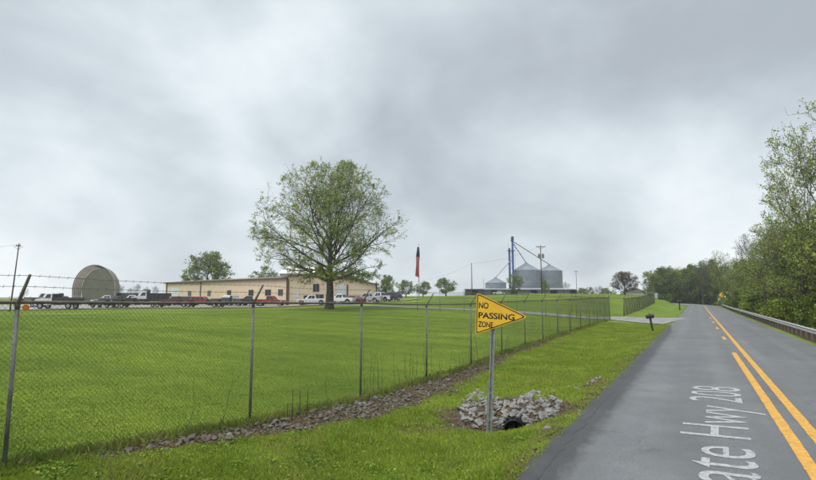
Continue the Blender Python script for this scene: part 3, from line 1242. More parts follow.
# a few pale stones by the shoulder
sc_ = empty('stone_scatter', (-3.0, 17.5, gz(-3, 17.5)))
tag(sc_, 'small scatter of pale stones in the grass close to the dark shoulder', 'stones')
for k in range(16):
    x, y, s = rr.gauss(-3.05, .16), rr.gauss(17.4, 1.1), rr.uniform(.08, .19)
    o = link('stone', rr.choice(RK), sc_)
    o.location = Vector((x, y, gz(x, y) + s * .12)) - Vector(sc_.location)
    o.rotation_euler = (rr.uniform(-.4, .4), rr.uniform(-.4, .4), rr.uniform(0, 6.3))
    o.scale = (s, s, s)

# ------------------------------------------------------------------ grass


def blades(x, y, h, w, col, lean=.5, seed=0):
    g = np.random.default_rng(seed)
    n = len(x)
    z = _grid_z(x, y)
    a = g.uniform(0, 2 * np.pi, n)
    la = g.uniform(0, 2 * np.pi, n)
    ll = g.uniform(.1, 1, n) * lean * h
    V = np.zeros((n, 4, 3))
    V[:, 0] = np.stack([x - np.cos(a) * w / 2, y - np.sin(a) * w / 2, z - .01], 1)
    V[:, 1] = np.stack([x + np.cos(a) * w / 2, y + np.sin(a) * w / 2, z - .01], 1)
    mx_ = .35
    V[:, 2] = np.stack([x + np.cos(la) * ll * mx_ + np.cos(a) * w * .3, y + np.sin(la) * ll * mx_ + np.sin(a) * w * .3, z + h * .6], 1)
    V[:, 3] = np.stack([x + np.cos(la) * ll, y + np.sin(la) * ll, z + h], 1)
    i = np.arange(n)[:, None] * 4
    T = np.concatenate([i + np.array([[0, 1, 2]]), i + np.array([[0, 2, 3]])], 1).reshape(-1, 3)
    return V.reshape(-1, 3), T, np.repeat(col, 4, 0)


def patch_noise(x, y, s, o):
    return (np.sin(x * s + 1.7 * np.sin(y * s * .8 + o)) * np.sin(y * s * 1.1 + 1.3 * np.sin(x * s * .7 - o)))


def grass_col(g, x, y, base, dry):
    n = len(x)
    p = patch_noise(x, y, 1.1, .6) * .5 + patch_noise(x, y, 3.7, 2.1) * .35
    k = (1 + .22 * p + g.normal(0, .16, n))[:, None]
    c = np.array(base)[None] * np.clip(k, .45, 1.7)
    d = (g.random(n) < np.clip(dry + .10 * p, 0, 1))[:, None]
    return np.where(d, np.array([[.30, .25, .11]]) * np.clip(k, .5, 1.4), c)


g = np.random.default_rng(21)
# verge
parts = []
N0 = 520000
yy = 3.2 + (56 - 3.2) * g.random(N0) ** 2.3
xx = g.uniform(-8.75, -2.34, N0)
b_ = bare(xx, yy)
depth_ = -np.sin(YAW) * xx + np.cos(YAW) * yy
keep = g.random(N0) > b_ * 1.02 + .02
xx, yy, b_ = xx[keep], yy[keep], b_[keep]
hh = (g.uniform(.025, .07, len(xx)) * (1 + .55 * patch_noise(xx, yy, 1.6, .3)) + .012)
hh = np.where(np.abs(xx + 8.6) < .35, hh * 1.7, hh)
hh = np.where(b_ > .3, hh * .8, hh)
wd = np.clip(.0045 + .00075 * np.hypot(xx, yy), .006, .03) * g.uniform(.7, 1.3, len(xx))
cc = grass_col(g, xx, yy, (.275, .370, .048), .07 + .5 * b_ + .22 * np.clip(patch_noise(xx, yy, .9, 1.9) - .35, 0, 1) * 1.5)
parts.append(blades(xx, yy, hh, wd, cc, .8, 1))
# lawn behind the fence: short, mown
N1 = 480000
dd = 6.3 + 60 * g.random(N1) ** 2.0
pxs = g.uniform(-30, 640, N1)
X_ = np.stack([at_depth(p, HOR, 1.0) - np.array([0, 0, CAMH]) for p in (0, 816)])
base_ = np.array([at_depth(408, HOR, 1.0)[0], at_depth(408, HOR, 1.0)[1]])
rgt = np.array([_cy, _sy])
fwd = base_
P2 = fwd[None] * dd[:, None] + rgt[None] * ((pxs - 408) / FPX * dd)[:, None]
k_ = (P2[:, 0] < -8.75) & (P2[:, 1] < 60)
x2, y2 = P2[k_, 0], P2[k_, 1]
h2 = g.uniform(.015, .035, len(x2))
w2 = np.clip(.004 + .00055 * np.hypot(x2, y2), .006, .03) * g.uniform(.7, 1.3, len(x2))
c2 = grass_col(g, x2, y2, (.142, .216, .017), .03) * (1 + .13 * np.sin(4.2 * (y2 * math.cos(R(20)) + x2 * math.sin(R(20))) + 1.2 * np.sin(x2 * .3)))[:, None]
parts2 = [blades(x2, y2, h2, w2, c2, .9, 2)]
# taller rough grass along the fence foot
N2 = 16000
y3 = 3.3 + 56 * g.random(N2) ** 1.5
x3 = -8.6 + g.normal(0, .13, N2)
h3 = g.uniform(.05, .20, N2)
parts.append(blades(x3, y3, h3, np.clip(.004 + .0006 * np.hypot(x3, y3), .006, .02), grass_col(g, x3, y3, (.19, .26, .045), .22), .7, 3))


def joinm(name, parts, label, cat):
    V, T, C, o = [], [], [], 0
    for v, t, c_ in parts:
        V.append(v); T.append(t + o); C.append(c_); o += len(v)
    me = raw_mesh(name, np.concatenate(V), np.concatenate(T), np.concatenate(C), 3)
    return tag(link(name, me, mat=M_GRASS), label, cat, kind='stuff')


joinm('verge_grass', parts, 'bright green rough grass covering the verge between road and fence', 'grass')
joinm('lawn_grass', parts2, 'short mown grass of the wide lawn behind the fence', 'grass')

# broad-leaved weeds low in the verge
NW = 520
WV, WT, WC = [], [], []
gw = np.random.default_rng(8)
cent = []
while len(cent) < NW:
    y = 4 + 24 * gw.random() ** 1.8
    x = gw.uniform(-8.5, -2.5)
    near_left = math.exp(-((y - 5.5) / 2.0) ** 2)
    if bare(np.array([x]), np.array([y]))[0] > .85 or gw.random() > .35 + .65 * near_left: continue
    cent.append((x, y))
vi = 0
for x, y in cent:
    n = int(gw.integers(18, 60))
    rad = gw.uniform(.07, .26) * (1.3 if y < 8 else 1)
    tint = np.array([.190, .285, .034]) * gw.uniform(.65, 1.2) * np.array([gw.uniform(.85, 1.15), 1, gw.uniform(.8, 1.2)])
    z0 = gz(x, y)
    for _ in range(n):
        r_, a_ = rad * math.sqrt(gw.random()), gw.uniform(0, 6.28)
        c0 = np.array([x + r_ * math.cos(a_), y + r_ * math.sin(a_), z0 + gw.uniform(.01, .10) * (1.15 - r_ / rad)])
        s = gw.uniform(.014, .036)
        u = gw.normal(0, 1, 3); u[2] *= .5; u /= np.linalg.norm(u)
        v = np.cross(u, [0, 0, 1.0]) + gw.normal(0, .35, 3); v /= np.linalg.norm(v)
        WV += [c0 - u * s, c0 + v * s * .6, c0 + u * s * 1.1, c0 - v * s * .6]
        WT += [(vi, vi + 1, vi + 2), (vi, vi + 2, vi + 3)]
        WC += [tint * gw.uniform(.75, 1.3)] * 4
        vi += 4
me = raw_mesh('weeds', np.array(WV), np.array(WT), np.array(WC))
tag(link('weeds', me, mat=M_GRASS), 'low clumps of broad-leaved weeds and clover scattered through the verge grass', 'weeds', kind='stuff')

# dead leaves and straw on the bare earth
NL = 16000
y4 = 5.5 + 34 * g.random(NL * 4) ** 1.6
x4 = g.uniform(-8.9, -2.4, NL * 4)
k4 = (bare(x4, y4) > .35) & (g.random(NL * 4) < .6)
x4, y4 = x4[k4][:NL], y4[k4][:NL]
n4 = len(x4)
z4 = _grid_z(x4, y4) + g.uniform(.003, .03, n4)
a4 = g.uniform(0, 6.28, n4)
s4 = g.uniform(.015, .045, n4)
V4 = np.zeros((n4, 4, 3))
for j, (du, dv) in enumerate(((-1, 0), (0, .5), (1, 0), (0, -.5))):
    V4[:, j] = np.stack([x4 + s4 * (du * np.cos(a4) - dv * np.sin(a4)), y4 + s4 * (du * np.sin(a4) + dv * np.cos(a4)), z4 + g.normal(0, .012, n4)], 1)
T4 = (np.arange(n4)[:, None] * 4 + np.array([[0, 1, 2, 0, 2, 3]])).reshape(-1, 3)
C4 = np.array([[.17, .125, .07]]) * g.uniform(.35, 1.6, n4)[:, None]
me = raw_mesh('leaf_litter', V4.reshape(-1, 3), T4, np.repeat(C4, 4, 0))
tag(link('leaf_litter', me, mat=M_GRASS), 'brown dead leaves lying on the bare earth below the fence', 'leaves', kind='stuff')

# dry stalks standing in the stony strip
M_STALK = mat('dry_stalk', (.05, .042, .032), .9, .3, 6)
for k, (px, pyb, pyt, D, w_) in enumerate(((287, 421, 404, 12.2, 'leftmost of four'), (292, 421, 391, 12.3, 'second of four'),
                                           (299.5, 417, 391, 12.6, 'third of four'), (307, 417, 390, 12.8, 'rightmost of four'))):
    b = gp(px, D)
    # slide along the column until the base row matches
    for D2 in np.arange(10.5, 16, .05):
        w = at_depth(px, pyb, D2)
        if w[2] < gz(w[0], w[1]): break
    h = (pyb - pyt) * D2 / FPX
    o = MB().tube([(0, 0, -.05), (.004, 0, h * .5), (-.003, .01, h)], [.011, .009, .006], 6).tube([(.004, 0, h * .62), (.035, .01, h * .78)], [.004, .002], 4).build('dry_stalk', M_STALK)
    o.location = (w[0], w[1], gz(w[0], w[1]))
    tag(o, 'thin dark dry stalk standing in the stones by the fence, %s' % w_, 'stalk', 'dry stalks by the fence')
# straggly dead weeds caught in the fence
mb = MB()
q = random.Random(4)
for k in range(58):
    y = q.choice((q.uniform(13, 22), q.uniform(3.5, 30)))
    x = -8.6 + q.uniform(-.25, .12)
    h = q.uniform(.3, 1.5)
    p = [Vector((x, y, gz(x, y) - .03))]
    for s in range(5):
        p.append(p[-1] + Vector((q.gauss(0, .03), q.gauss(0, .05), h / 5)))
    mb.tube(p, [.006, .0055, .005, .004, .003, .002], 4, False)
    for s in range(2, 6):
        if q.random() < .6:
            mb.tube([p[s - 1], p[s - 1] + Vector((q.uniform(-.1, .1), q.uniform(-.16, .16), q.uniform(.05, .2)))], [.003, .0015], 3, False)
tag(mb.build('dead_weeds', M_STALK), 'thin dead weed stems straggling up through the fence', 'weeds', kind='stuff')

# orange marker on the near fence post
mk = at_depth(21.5, 307.5, proj_d := (np.array([-8.6, 3.87]) @ np.array([-_sy, _cy])) * _cp)
o = MB().tube([(0, -.02, 0), (0, .02, 0)], .042, 14).tube([(0, -.028, 0), (0, -.02, 0)], .03, 14).build('orange_reflector', mat('orange_plastic', (.62, .16, .01), .4, .15, 5), sm=False)
o.location = (-8.555, 3.99, mk[2])
o.rotation_euler = (0, 0, R(55))
tag(o, 'small round orange reflector fixed under the fence rail beside the leaning post', 'reflector')

# ------------------------------------------------------------------ trees


def tree_meshes(seed, H, trunk_h, Rw, r0, nl=13, sub=(8, 6, 3), leaf=.2, leaves=4, col=(.10, .15, .03), colvar=.25, low=.25, twig=.010, droop=0.0, lean=0.0, spread=.13, up=.10):
    """a trunk that forks into limbs filling a rounded crown; returns trunk mesh and crown (leaf) mesh"""
    q = random.Random(seed)
    mb = MB()
    zc_ = trunk_h + (H - trunk_h) * low          # widest height
    top = H - zc_
    bot = max(zc_ - trunk_h * .55, .3)

    def reach(p, d):
        """distance from p along d to the crown envelope"""
        lo_, hi_ = 0.0, 3 * H
        for _ in range(16):
            m = (lo_ + hi_) / 2
            s = p + d * m
            hz_ = (s.z - zc_)
            e_ = (math.hypot(s.x, s.y) / Rw) ** 2 + (hz_ / (top if hz_ > 0 else bot)) ** 2
            if e_ < 1: lo_ = m
            else: hi_ = m
        return lo_
    tips = []

    def limb(p0, d, L_, r, lvl, n):
        pts, rad = [p0.copy()], [r]
        d = d.normalized()
        for i in range(n):
            upv = Vector((0, 0, 1)) * (up if lvl < 3 else .03)
            d = (d + Vector((q.gauss(0, spread), q.gauss(0, spread), q.gauss(0, spread))) + upv).normalized()
            pts.append(pts[-1] + d * (L_ / n))
            rad.append(max(r * (1 - (i + 1) / n * .78), twig * .5))
        mb.tube(pts, rad, (8, 6, 4, 3, 3)[lvl], False)
        return pts, rad

    # trunk
    tp = [Vector((0, 0, -.3)), Vector((0, 0, .12)), Vector((0, 0, .6))]
    tr = [r0 * 1.5, r0 * 1.28, r0 * 1.05]
    ns = 6
    for i in range(1, ns + 1):
        f = i / ns
        z = .6 + (trunk_h + (H - trunk_h) * .42 - .6) * f
        tp.append(Vector((lean * z + q.gauss(0, .03) * H * .06, q.gauss(0, .03) * H * .06, z)))
        tr.append(r0 * (1.0 - .72 * f))
    mb.tube(tp, tr, 10, False)
    ends = []
    for k in range(nl):
        f = (k + .5) / nl
        zs_ = trunk_h * .92 + (tp[-1].z - trunk_h * .92) * f ** 1.25
        # point on trunk axis
        for i in range(len(tp) - 1):
            if tp[i].z <= zs_ <= tp[i + 1].z:
                u = (zs_ - tp[i].z) / (tp[i + 1].z - tp[i].z)
                p0 = tp[i].lerp(tp[i + 1], u)
                rb = tr[i] + (tr[i + 1] - tr[i]) * u
        az = k * 2.399 + q.gauss(0, .3)
        el = R(6 + 66 * f ** 1.15 + q.gauss(0, 6))
        d = Vector((math.cos(az) * math.cos(el), math.sin(az) * math.cos(el), math.sin(el)))
        L1 = reach(p0, d) * q.uniform(.82, .98)
        p1, r1 = limb(p0, d, L1, rb * q.uniform(.42, .60), 1, 7)
        for j in range(sub[0]):
            g_ = .22 + .78 * (j + q.random()) / sub[0]
            i = min(int(g_ * 7), 6)
            s0 = p1[i].lerp(p1[i + 1], g_ * 7 - i) if g_ < 1 else p1[-1]
            dm = (p1[i + 1] - p1[i]).normalized()
            side = Vector((q.gauss(0, 1), q.gauss(0, 1), q.gauss(0, .8)))
            side = (side - dm * side.dot(dm)).normalized()
            d2 = (dm * .75 + side * q.uniform(.5, .95)).normalized()
            L2 = min(reach(s0, d2) * .95, L1 * q.uniform(.28, .5))
            if L2 < .12 * Rw * .4: continue
            p2, r2 = limb(s0, d2, L2, max(r1[i] * .5, twig * 1.4), 2, 4)
            for m in range(sub[1]):
                h_ = .25 + .75 * (m + q.random()) / sub[1]
                i2 = min(int(h_ * 4), 3)
                s1 = p2[i2].lerp(p2[i2 + 1], min(h_ * 4 - i2, 1))
                dm2 = (p2[i2 + 1] - p2[i2]).normalized()
                side = Vector((q.gauss(0, 1), q.gauss(0, 1), q.gauss(0, .8)))
                side = (side - dm2 * side.dot(dm2)).normalized()
                d3 = (dm2 * .7 + side * q.uniform(.5, 1)).normalized()
                L3 = min(max(reach(s1, d3), .25), L2 * q.uniform(.3, .55))
                p3, _ = limb(s1, d3, L3, twig * 1.1, 3, 2)
                ends.append((s1, p3[-1]))
                for t_ in range(sub[2]):
                    s2 = p3[0].lerp(p3[-1], q.uniform(.3, 1))
                    d4 = (d3 + Vector((q.gauss(0, .6), q.gauss(0, .6), q.gauss(0, .5)))).normalized()
                    e4 = s2 + d4 * L3 * q.uniform(.35, .7)
                    mb.tube([s2, e4], [twig * .8, twig * .5], 3, False)
                    ends.append((s2, e4))
    tm = bpy.data.meshes.new('trunk')
    tm.from_pydata([tuple(v) for v in mb.v], [], mb.f)
    smooth(tm)
    tm.materials.append(M_BARK)
    # leaves in small clumps along the twigs
    E0 = np.array([tuple(a) for a, b in ends])
    E1 = np.array([tuple(b) for a, b in ends])
    gg = np.random.default_rng(seed)
    n = len(E0)
    q3 = E1 * (2.6 / max(Rw * .32, .5))
    fld = np.sin(q3[:, 0] + 1.7 * np.sin(q3[:, 1] * .8 + seed)) * np.sin(q3[:, 1] * 1.1 + 1.3 * np.sin(q3[:, 2] * .9)) + .6 * np.sin(q3[:, 2] * 1.9 + q3[:, 0] * 1.3)
    dens = np.clip(gg.normal(1, .4, n) * (1 + .42 * fld), .04, 3.0)
    cnt = gg.poisson(leaves * dens)
    idx = np.repeat(np.arange(n), cnt)
    K = len(idx)
    t = gg.uniform(.35, 1.08, K)[:, None]
    c0 = E0[idx] * (1 - t) + E1[idx] * t + gg.normal(0, leaf * .55, (K, 3))
    u = gg.normal(0, 1, (K, 3))
    u /= np.linalg.norm(u, axis=1)[:, None]
    v = np.cross(u, gg.normal(0, 1, (K, 3)))
    v /= np.linalg.norm(v, axis=1)[:, None]
    s = (leaf * gg.uniform(.5, 1.15, K) * .5)[:, None]
    V = np.stack([c0 - u * s, c0 + v * s * .62, c0 + u * s, c0 - v * s * .62], 1).reshape(-1, 3)
    T = (np.arange(K)[:, None] * 4 + np.array([[0, 1, 2, 0, 2, 3]])).reshape(-1, 3)
    cl = gg.normal(1, colvar * .6, n)[idx] * gg.normal(1, colvar * .6, K)
    hue = gg.normal(0, .08, n)[idx]
    C = np.array(col)[None] * np.clip(cl, .4, 1.8)[:, None] * np.stack([1 + hue, np.ones(K), 1 - hue], 1)
    cm = raw_mesh('crown', V, T, np.repeat(np.clip(C, 0, 1), 4, 0))
    cm.materials.append(M_LEAF)
    return tm, cm


def put_tree(meshes, loc, s, rz, label, group=None, name='tree', cat='tree', sz=None):
    e_ = empty(name, loc, rz)
    e_.scale = (s, s, sz or s)
    link('trunk', meshes[0], e_)
    link('crown', meshes[1], e_)
    return tag(e_, label, cat, group)


# the lone tree on the lawn
hero = tree_meshes(12, 21.4, 4.3, 11.2, .60, nl=26, sub=(13, 8, 2), leaf=.205, leaves=6.8, col=(.27, .335, .08), low=.40, twig=.016, spread=.09, up=.035)
p = gp(329.5, 75)
put_tree(hero, p, 1.0, R(220), 'large lone spreading tree with sparse new leaves standing on the lawn', name='lawn_tree')

T_DENSE = [tree_meshes(20 + k, 14, 2.2, 4.4 + .5 * k, .26, nl=12, sub=(8, 5, 1), leaf=.40, leaves=6.0, col=c_, low=.36, twig=.02)
           for k, c_ in enumerate(((.185, .245, .042), (.145, .195, .038), (.215, .275, .046), (.120, .160, .035)))]
T_AIRY = [tree_meshes(40 + k, 18, 5.0, 5.0, .26, nl=13, sub=(9, 6, 2), leaf=.22, leaves=2.5, col=c_, low=.42, twig=.015, lean=l_)
          for k, (c_, l_) in enumerate((((.29, .37, .07), -.02), ((.26, .34, .065), .01), ((.30, .37, .085), -.04)))]
T_BARE = tree_meshes(60, 15, 5, 4.6, .24, nl=13, sub=(9, 6, 3), leaf=.2, leaves=.35, col=(.10, .12, .04), low=.45, twig=.018)
T_ROUND = tree_meshes(70, 9, 1.3, 4.3, .25, nl=14, sub=(9, 6, 1), leaf=.34, leaves=5.2, col=(.20, .26, .075), low=.38, twig=.02)
T_PURP = tree_meshes(75, 7, .6, 4.3, .22, nl=14, sub=(9, 6, 2), leaf=.26, leaves=3.0, col=(.155, .13, .115), low=.30, twig=.02)
T_BUSH = [tree_meshes(80 + k, 3.2, .35, 2.1, .06, nl=11, sub=(7, 4, 1), leaf=.26, leaves=5, col=c_, low=.3, twig=.012) for k, c_ in
          enumerate(((.165, .225, .038), (.27, .36, .045), (.125, .17, .034)))]

# isolated trees round the yard: (pixel column, depth, prototype, proto height, top row, label)


def seen_tree(px, D, meshes, h0, ytop, label, group=None, wide=1.0, rz=0.0, name='tree'):
    b = gp(px, D)
    h = CAMH - (ytop - HOR) * D / FPX - b[2]
    s = h / h0
    return put_tree(meshes, b, s * wide, rz, label, group, name, sz=s)


seen_tree(207, 165, T_ROUND, 9, 252, 'rounded green tree rising behind the left end of the tan building', wide=1.1)
seen_tree(262, 165, T_DENSE[1], 14, 266, 'dark green treetop showing over the roof left of the lone tree', wide=1.5, rz=1)
seen_tree(350, 160, T_DENSE[3], 14, 266, 'dark tree behind the right slope of the tan building', wide=1.6, rz=2)
seen_tree(386, 170, T_ROUND, 9, 275, 'small light green tree just right of the tan building', wide=1.05, rz=2)
seen_tree(406, 230, T_ROUND, 9, 280, 'small hazy tree between the tan building and the flagpole', wide=1.15, rz=3)
seen_tree(423, 215, T_ROUND, 9, 281.5, 'small round tree right behind the flagpole foot', wide=1.3, rz=1)
seen_tree(446, 200, T_ROUND, 9, 278, 'bushy round tree between the flagpole and the thin fence pole', wide=1.35, rz=4)
seen_tree(515, 235, T_DENSE[0], 14, 272, 'green tree in front of the left big grain bin', wide=1.25, rz=4)
seen_tree(545, 240, T_ROUND, 9, 280, 'thin pale tree between the two big grain bins', wide=.7, rz=5)
seen_tree(625, 150, T_PURP, 7, 272, 'purple-leaved tree by the far fence corner', wide=1.15, rz=1, name='purple_tree')
for k, px in enumerate((566, 580, 590, 600, 608)):
    seen_tree(px, 330 + 12 * k, (T_BARE, T_ROUND, T_DENSE[3])[k % 3], (15, 9, 14)[k % 3], (282, 288, 287, 286, 288)[k],
              'small far grey-green tree on the skyline left of the purple tree', 'far skyline trees', 1.0 if k == 0 else 1.5, k)
for k, (px, top) in enumerate(((120, 285), (130, 288), (137, 284), (146, 287), (155, 286), (24, 287))):
    seen_tree(px, 230 + 14 * k, T_BARE, 15, top, 'bare far tree on the skyline left of the tan building', 'bare skyline trees', 1.0, k)

# roadside wood on the right
wr = random.Random(17)
# (column, depth, prototype set, top row)
near_specs = [
    (816, 56, T_AIRY[0], 18, 122, 'tall airy tree with fresh yellow-green leaves at the right edge'),
    (834, 44, T_AIRY[2], 18, 92, 'nearest tall thin-leaved tree, cut off by the right edge'),
    (797, 70, T_AIRY[1], 18, 172, 'tall slender leafy tree left of the right-edge trees'),
    (776, 92, T_AIRY[0], 18, 224, 'slim yellow-green tree where the treeline steps up'),
    (752, 104, T_BARE, 15, 234, 'nearly bare grey-twigged tree rising above the treeline'),
    (722, 150, T_AIRY[2], 18, 249, 'light green pointed tree above the yellow diamond sign'),
    (703, 190, T_BARE, 15, 262, 'bare grey tree left of the light green pointed tree'),
]
for k, (px, D, m_, h0, top, lab) in enumerate(near_specs):
    seen_tree(px, D, m_, h0, top, lab, rz=k * 1.3, wide=(.78, .8, .75, .8, .8, .8, .8)[k])
WL, WG = 'leafy tree in the dense wood along the right side of the road', 'trees in the roadside wood'
for k in range(46):
    row = k % 2
    y = 34 + (k // 2) * 7.2 + wr.uniform(-2, 2)
    x = (10.5 if row == 0 else 17.5) + wr.uniform(-1.6, 1.6)
    if y > 178: x -= (y - 178) * .12
    h = (wr.uniform(10.5, 14.0) if row == 0 else wr.uniform(13, 16.5)) * (1.0 if y > 60 else 1.05)
    i = wr.randrange(4)
    s = h / 14
    air = row == 0 and k % 6 in (0, 2)
    if k % 11 == 5:
        put_tree(T_BARE, (x, y, gz(x, y) - .1), s, wr.uniform(0, 6), 'bare grey-twigged tree among the leafy trees right of the road', 'bare trees in the roadside wood', sz=s * 1.05)
        continue
    if air: put_tree(T_AIRY[k % 3], (x, y, gz(x, y) - .1), h / 18 * 1.2, wr.uniform(0, 6), 'thin-leaved light green tree at the front of the roadside wood', 'airy trees in the roadside wood', sz=h / 18)
    else: put_tree(T_DENSE[i], (x, y, gz(x, y) - .1), s * wr.uniform(.85, 1.15), wr.uniform(0, 6), WL, WG, sz=s)
for k in range(26):      # far end of the wood, where the road bends away
    px = 656 + 60 * k / 25 + wr.uniform(-1.5, 1.5)
    D = 222 + wr.uniform(-6, 6) - (8 if k % 2 else -6)
    top = np.interp(px, [648, 655, 690, 700, 712, 720], [274, 268, 267, 264, 260, 258]) + wr.uniform(-1.5, 3)
    i = wr.randrange(4)
    seen_tree(px, D, T_DENSE[i], 14, top, 'tree in the far block of wood where the road bends left', 'trees where the road bends', wr.uniform(.9, 1.2), wr.uniform(0, 6))
for k in range(34):
    y = 26 + 5.2 * k + wr.uniform(-1.5, 1.5)
    x = wr.uniform(7.9, 9.6) - max(0, y - 175) * .12
    s = wr.uniform(.6, 1.15)
    put_tree(T_BUSH[wr.choice((0, 0, 2, 2, 1))], (x, y, gz(x, y) - .05), s, wr.uniform(0, 6),
             'leafy bush at the foot of the wood behind the guardrail', 'bushes behind the guardrail', 'bush', 'bush')
bb = (7.5, 98)
put_tree(T_BUSH[1], (*bb, gz(*bb)), 1.0, 1, 'bright yellow-green bush right behind the far stretch of guardrail', None, 'bush', 'bush')

for k in range(22):      # undergrowth closing the foot of the far wood
    px = 650 + 62 * k / 21 + wr.uniform(-1.5, 1.5)
    b = gp(px, 214 + wr.uniform(-4, 4))
    s = wr.uniform(1.1, 1.7)
    put_tree(T_BUSH[wr.choice((0, 2, 2))], b, s, wr.uniform(0, 6), 'low bush closing the foot of the far wood at the bend', 'bushes at the bend', 'bush', 'bush')

# ------------------------------------------------------------------ guardrail
M_RAIL = mat('guardrail_steel', (0.36, 0.365, 0.36), 0.5, 0.2, 1.5, metal=0.3, col2=(0.46, 0.465, 0.46))
GRX = ROADC + HALF + .55
gr = empty('guardrail', (GRX, 18, 0))
tag(gr, 'long galvanised steel guardrail along the right edge of the road', 'guardrail')
prof = [(0, .70), (-.035, .685), (-.075, .655), (-.075, .62), (-.03, .585), (-.005, .55), (-.03, .515), (-.075, .48), (-.075, .445), (-.035, .415), (0, .40)]
ys = np.arange(18, 168, 3.81)
for k in range(len(ys) - 1):
    mb = MB()
    a, b = ys[k], ys[k + 1] + .05
    dz0, dz1 = float(road_z(a)), float(road_z(b))
    in_ = .002 * (k % 2)
    P0 = [(x - in_, a - 18, z + dz0) for x, z in prof] + [(x - in_, b - 18, z + dz1) for x, z in prof]
    n = len(prof)
    mb.add(P0, [(i, i + 1, i + 1 + n, i + n) for i in range(n - 1)])
    o = mb.build('rail_panel', M_RAIL, gr)
    so = o.modifiers.new('thick', 'SOLIDIFY')
    so.thickness = .004
pm = MB().box(.02, .16, -.075, .075, -1.0, .72).mesh('post')
bm_ = MB().box(-.002, .02, -.05, .05, .42, .68).mesh('spacer')
for k, y in enumerate(np.arange(18, 168, 1.905)):
    o = link('post', pm, gr, mat('guardrail_post', (.10, .085, .065), .85, .3, 3), (0, y - 18, float(road_z(y))))
    link('spacer', bm_, o, M_RAIL)
# turned-down end
mb = MB()
y = ys[-1]
dz = float(road_z(y))
P0 = [(x, y - 18 + .05, z + dz) for x, z in prof] + [(x + .15, y - 18 + 1.6, z * .95 + dz) for x, z in prof]
mb.add(P0, [(i, i + 1, i + 12, i + 11) for i in range(10)])
o = mb.build('end_panel', M_RAIL, gr)
so = o.modifiers.new('thick', 'SOLIDIFY')
so.thickness = .004

# yellow diamond warning sign
b = gp(722, 138)
ws = empty('warning_sign', b, R(-4))
tag(ws, 'small yellow diamond warning sign beside the far end of the guardrail', 'sign')
zc0 = CAMH + (HOR - 294.8) * 138 / FPX - b[2]
uchannel(-.3, zc0 + .5).build('post', M_GALV, ws)
r = .80
dpl = MB().prism([(0, zc0 - r), (r, zc0), (0, zc0 + r), (-r, zc0)], -.03, -.024).build('sign_plate', M_YEL, ws)
i1, i2 = r - .05, r - .10
MB().add([(0, -.032, zc0 - i1), (i1, -.032, zc0), (0, -.032, zc0 + i1), (-i1, -.032, zc0), (0, -.032, zc0 - i2), (i2, -.032, zc0), (0, -.032, zc0 + i2), (-i2, -.032, zc0)],
         [(k, (k + 1) % 4, (k + 1) % 4 + 4, k + 4) for k in range(4)]).build('border', M_BLACK, dpl)


# mailboxes
def mailbox(x, y, label, s=1.0, lean=0.0):
    e_ = empty('mailbox', (x, y, gz(x, y)))
    e_.rotation_euler = (0, lean, 0)
    e_.scale = (s,) * 3
    tag(e_, label, 'mailbox')
    MB().box(-.075, .075, -.075, .075, -.3, 1.0).build('post', M_DARK, e_, bev=.006)
    MB().box(-.26, .24, -.06, .06, 1.0, 1.04).build('bracket', M_DARK, e_)
    n = 10
    arch = [(-.13, 1.042), (.13, 1.042), (.13, 1.20)] + [(.13 * math.cos(math.pi * k / n), 1.20 + .13 * math.sin(math.pi * k / n)) for k in range(1, n)] + [(-.13, 1.20)]
    m = Matrix.Rotation(R(90), 4, 'Z')
    MB().prism(arch, -.29, .29, m).build('box', M_BLACK, e_)
    MB().prism([(a * 1.04, b_ + .004 * (b_ - 1.1)) for a, b_ in arch], -.305, -.292, m).build('door', M_DARK, e_)
    fl = MB().box(-.05, -.03, -.145, -.132, 1.18, 1.40).box(-.05, .06, -.145, -.132, 1.34, 1.40).build('flag', M_DARK, e_)
    return e_


mailbox(-3.15, 45.2, 'black mailbox on a leaning black post beside the driveway mouth', 1.0, R(-8))
mailbox(-3.15, 118, 'far black mailbox on the grass where the road bends', 1.5)

# ------------------------------------------------------------------ tan building
def frame(P, Q):
    """local frame with x along P->Q, y to the back (away from camera), origin P"""
    P, Q = Vector((P[0], P[1], 0)), Vector((Q[0], Q[1], 0))
    u = (Q - P).normalized()
    v = Vector((-u.y, u.x, 0))
    if v.dot(Vector((P.x, P.y, 0))) < 0: v = -v
    return u, v, (Q - P).length


def local_empty(name, P, Q, z):
    u, v, L_ = frame(P, Q)
    e_ = empty(name, (P[0], P[1], z), math.atan2(u.y, u.x))
    return e_, L_, (1 if Vector((-u.y, u.x, 0)).dot(v) > 0 else -1)


def col_u(P, Q, px):
    """distance along wall P->Q hit by image column px"""
    d = at_depth(px, HOR, 1.0) - np.array([0, 0, CAMH])
    u = np.array([Q[0] - P[0], Q[1] - P[1]])
    L_ = np.linalg.norm(u)
    u = u / L_
    A_ = np.array([[d[0], -u[0]], [d[1], -u[1]]])
    t = np.linalg.solve(A_, np.array([P[0], P[1]]))
    return t[1], t[0] * np.dot(d[:2], fwd) / np.dot(fwd, fwd) if False else t[0]


M_WIN = mat('window_glass', (.03, .037, .04), .12, .2, 1, spec=.7)
M_FRAME = mat('window_frame', (.30, .28, .25), .5, .1, 2)
M_DOORW = mat('white_door', (.58, .60, .62), .45, .06, 1.2)


def window(parent, u0, u1, z0, z1, fr=None):
    w = MB().box(u0, u1, -.05, .02, z0, z1).build('window', M_FRAME, parent)
    n = 2
    for k in range(n):
        a, b_ = u0 + .08 + (u1 - u0 - .08) * k / n, u0 + (u1 - u0 - .08) * (k + 1) / n
        MB().box(a, b_, -.062, -.04, z0 + .08, z1 - .08).build('pane', M_WIN, w)
    return w


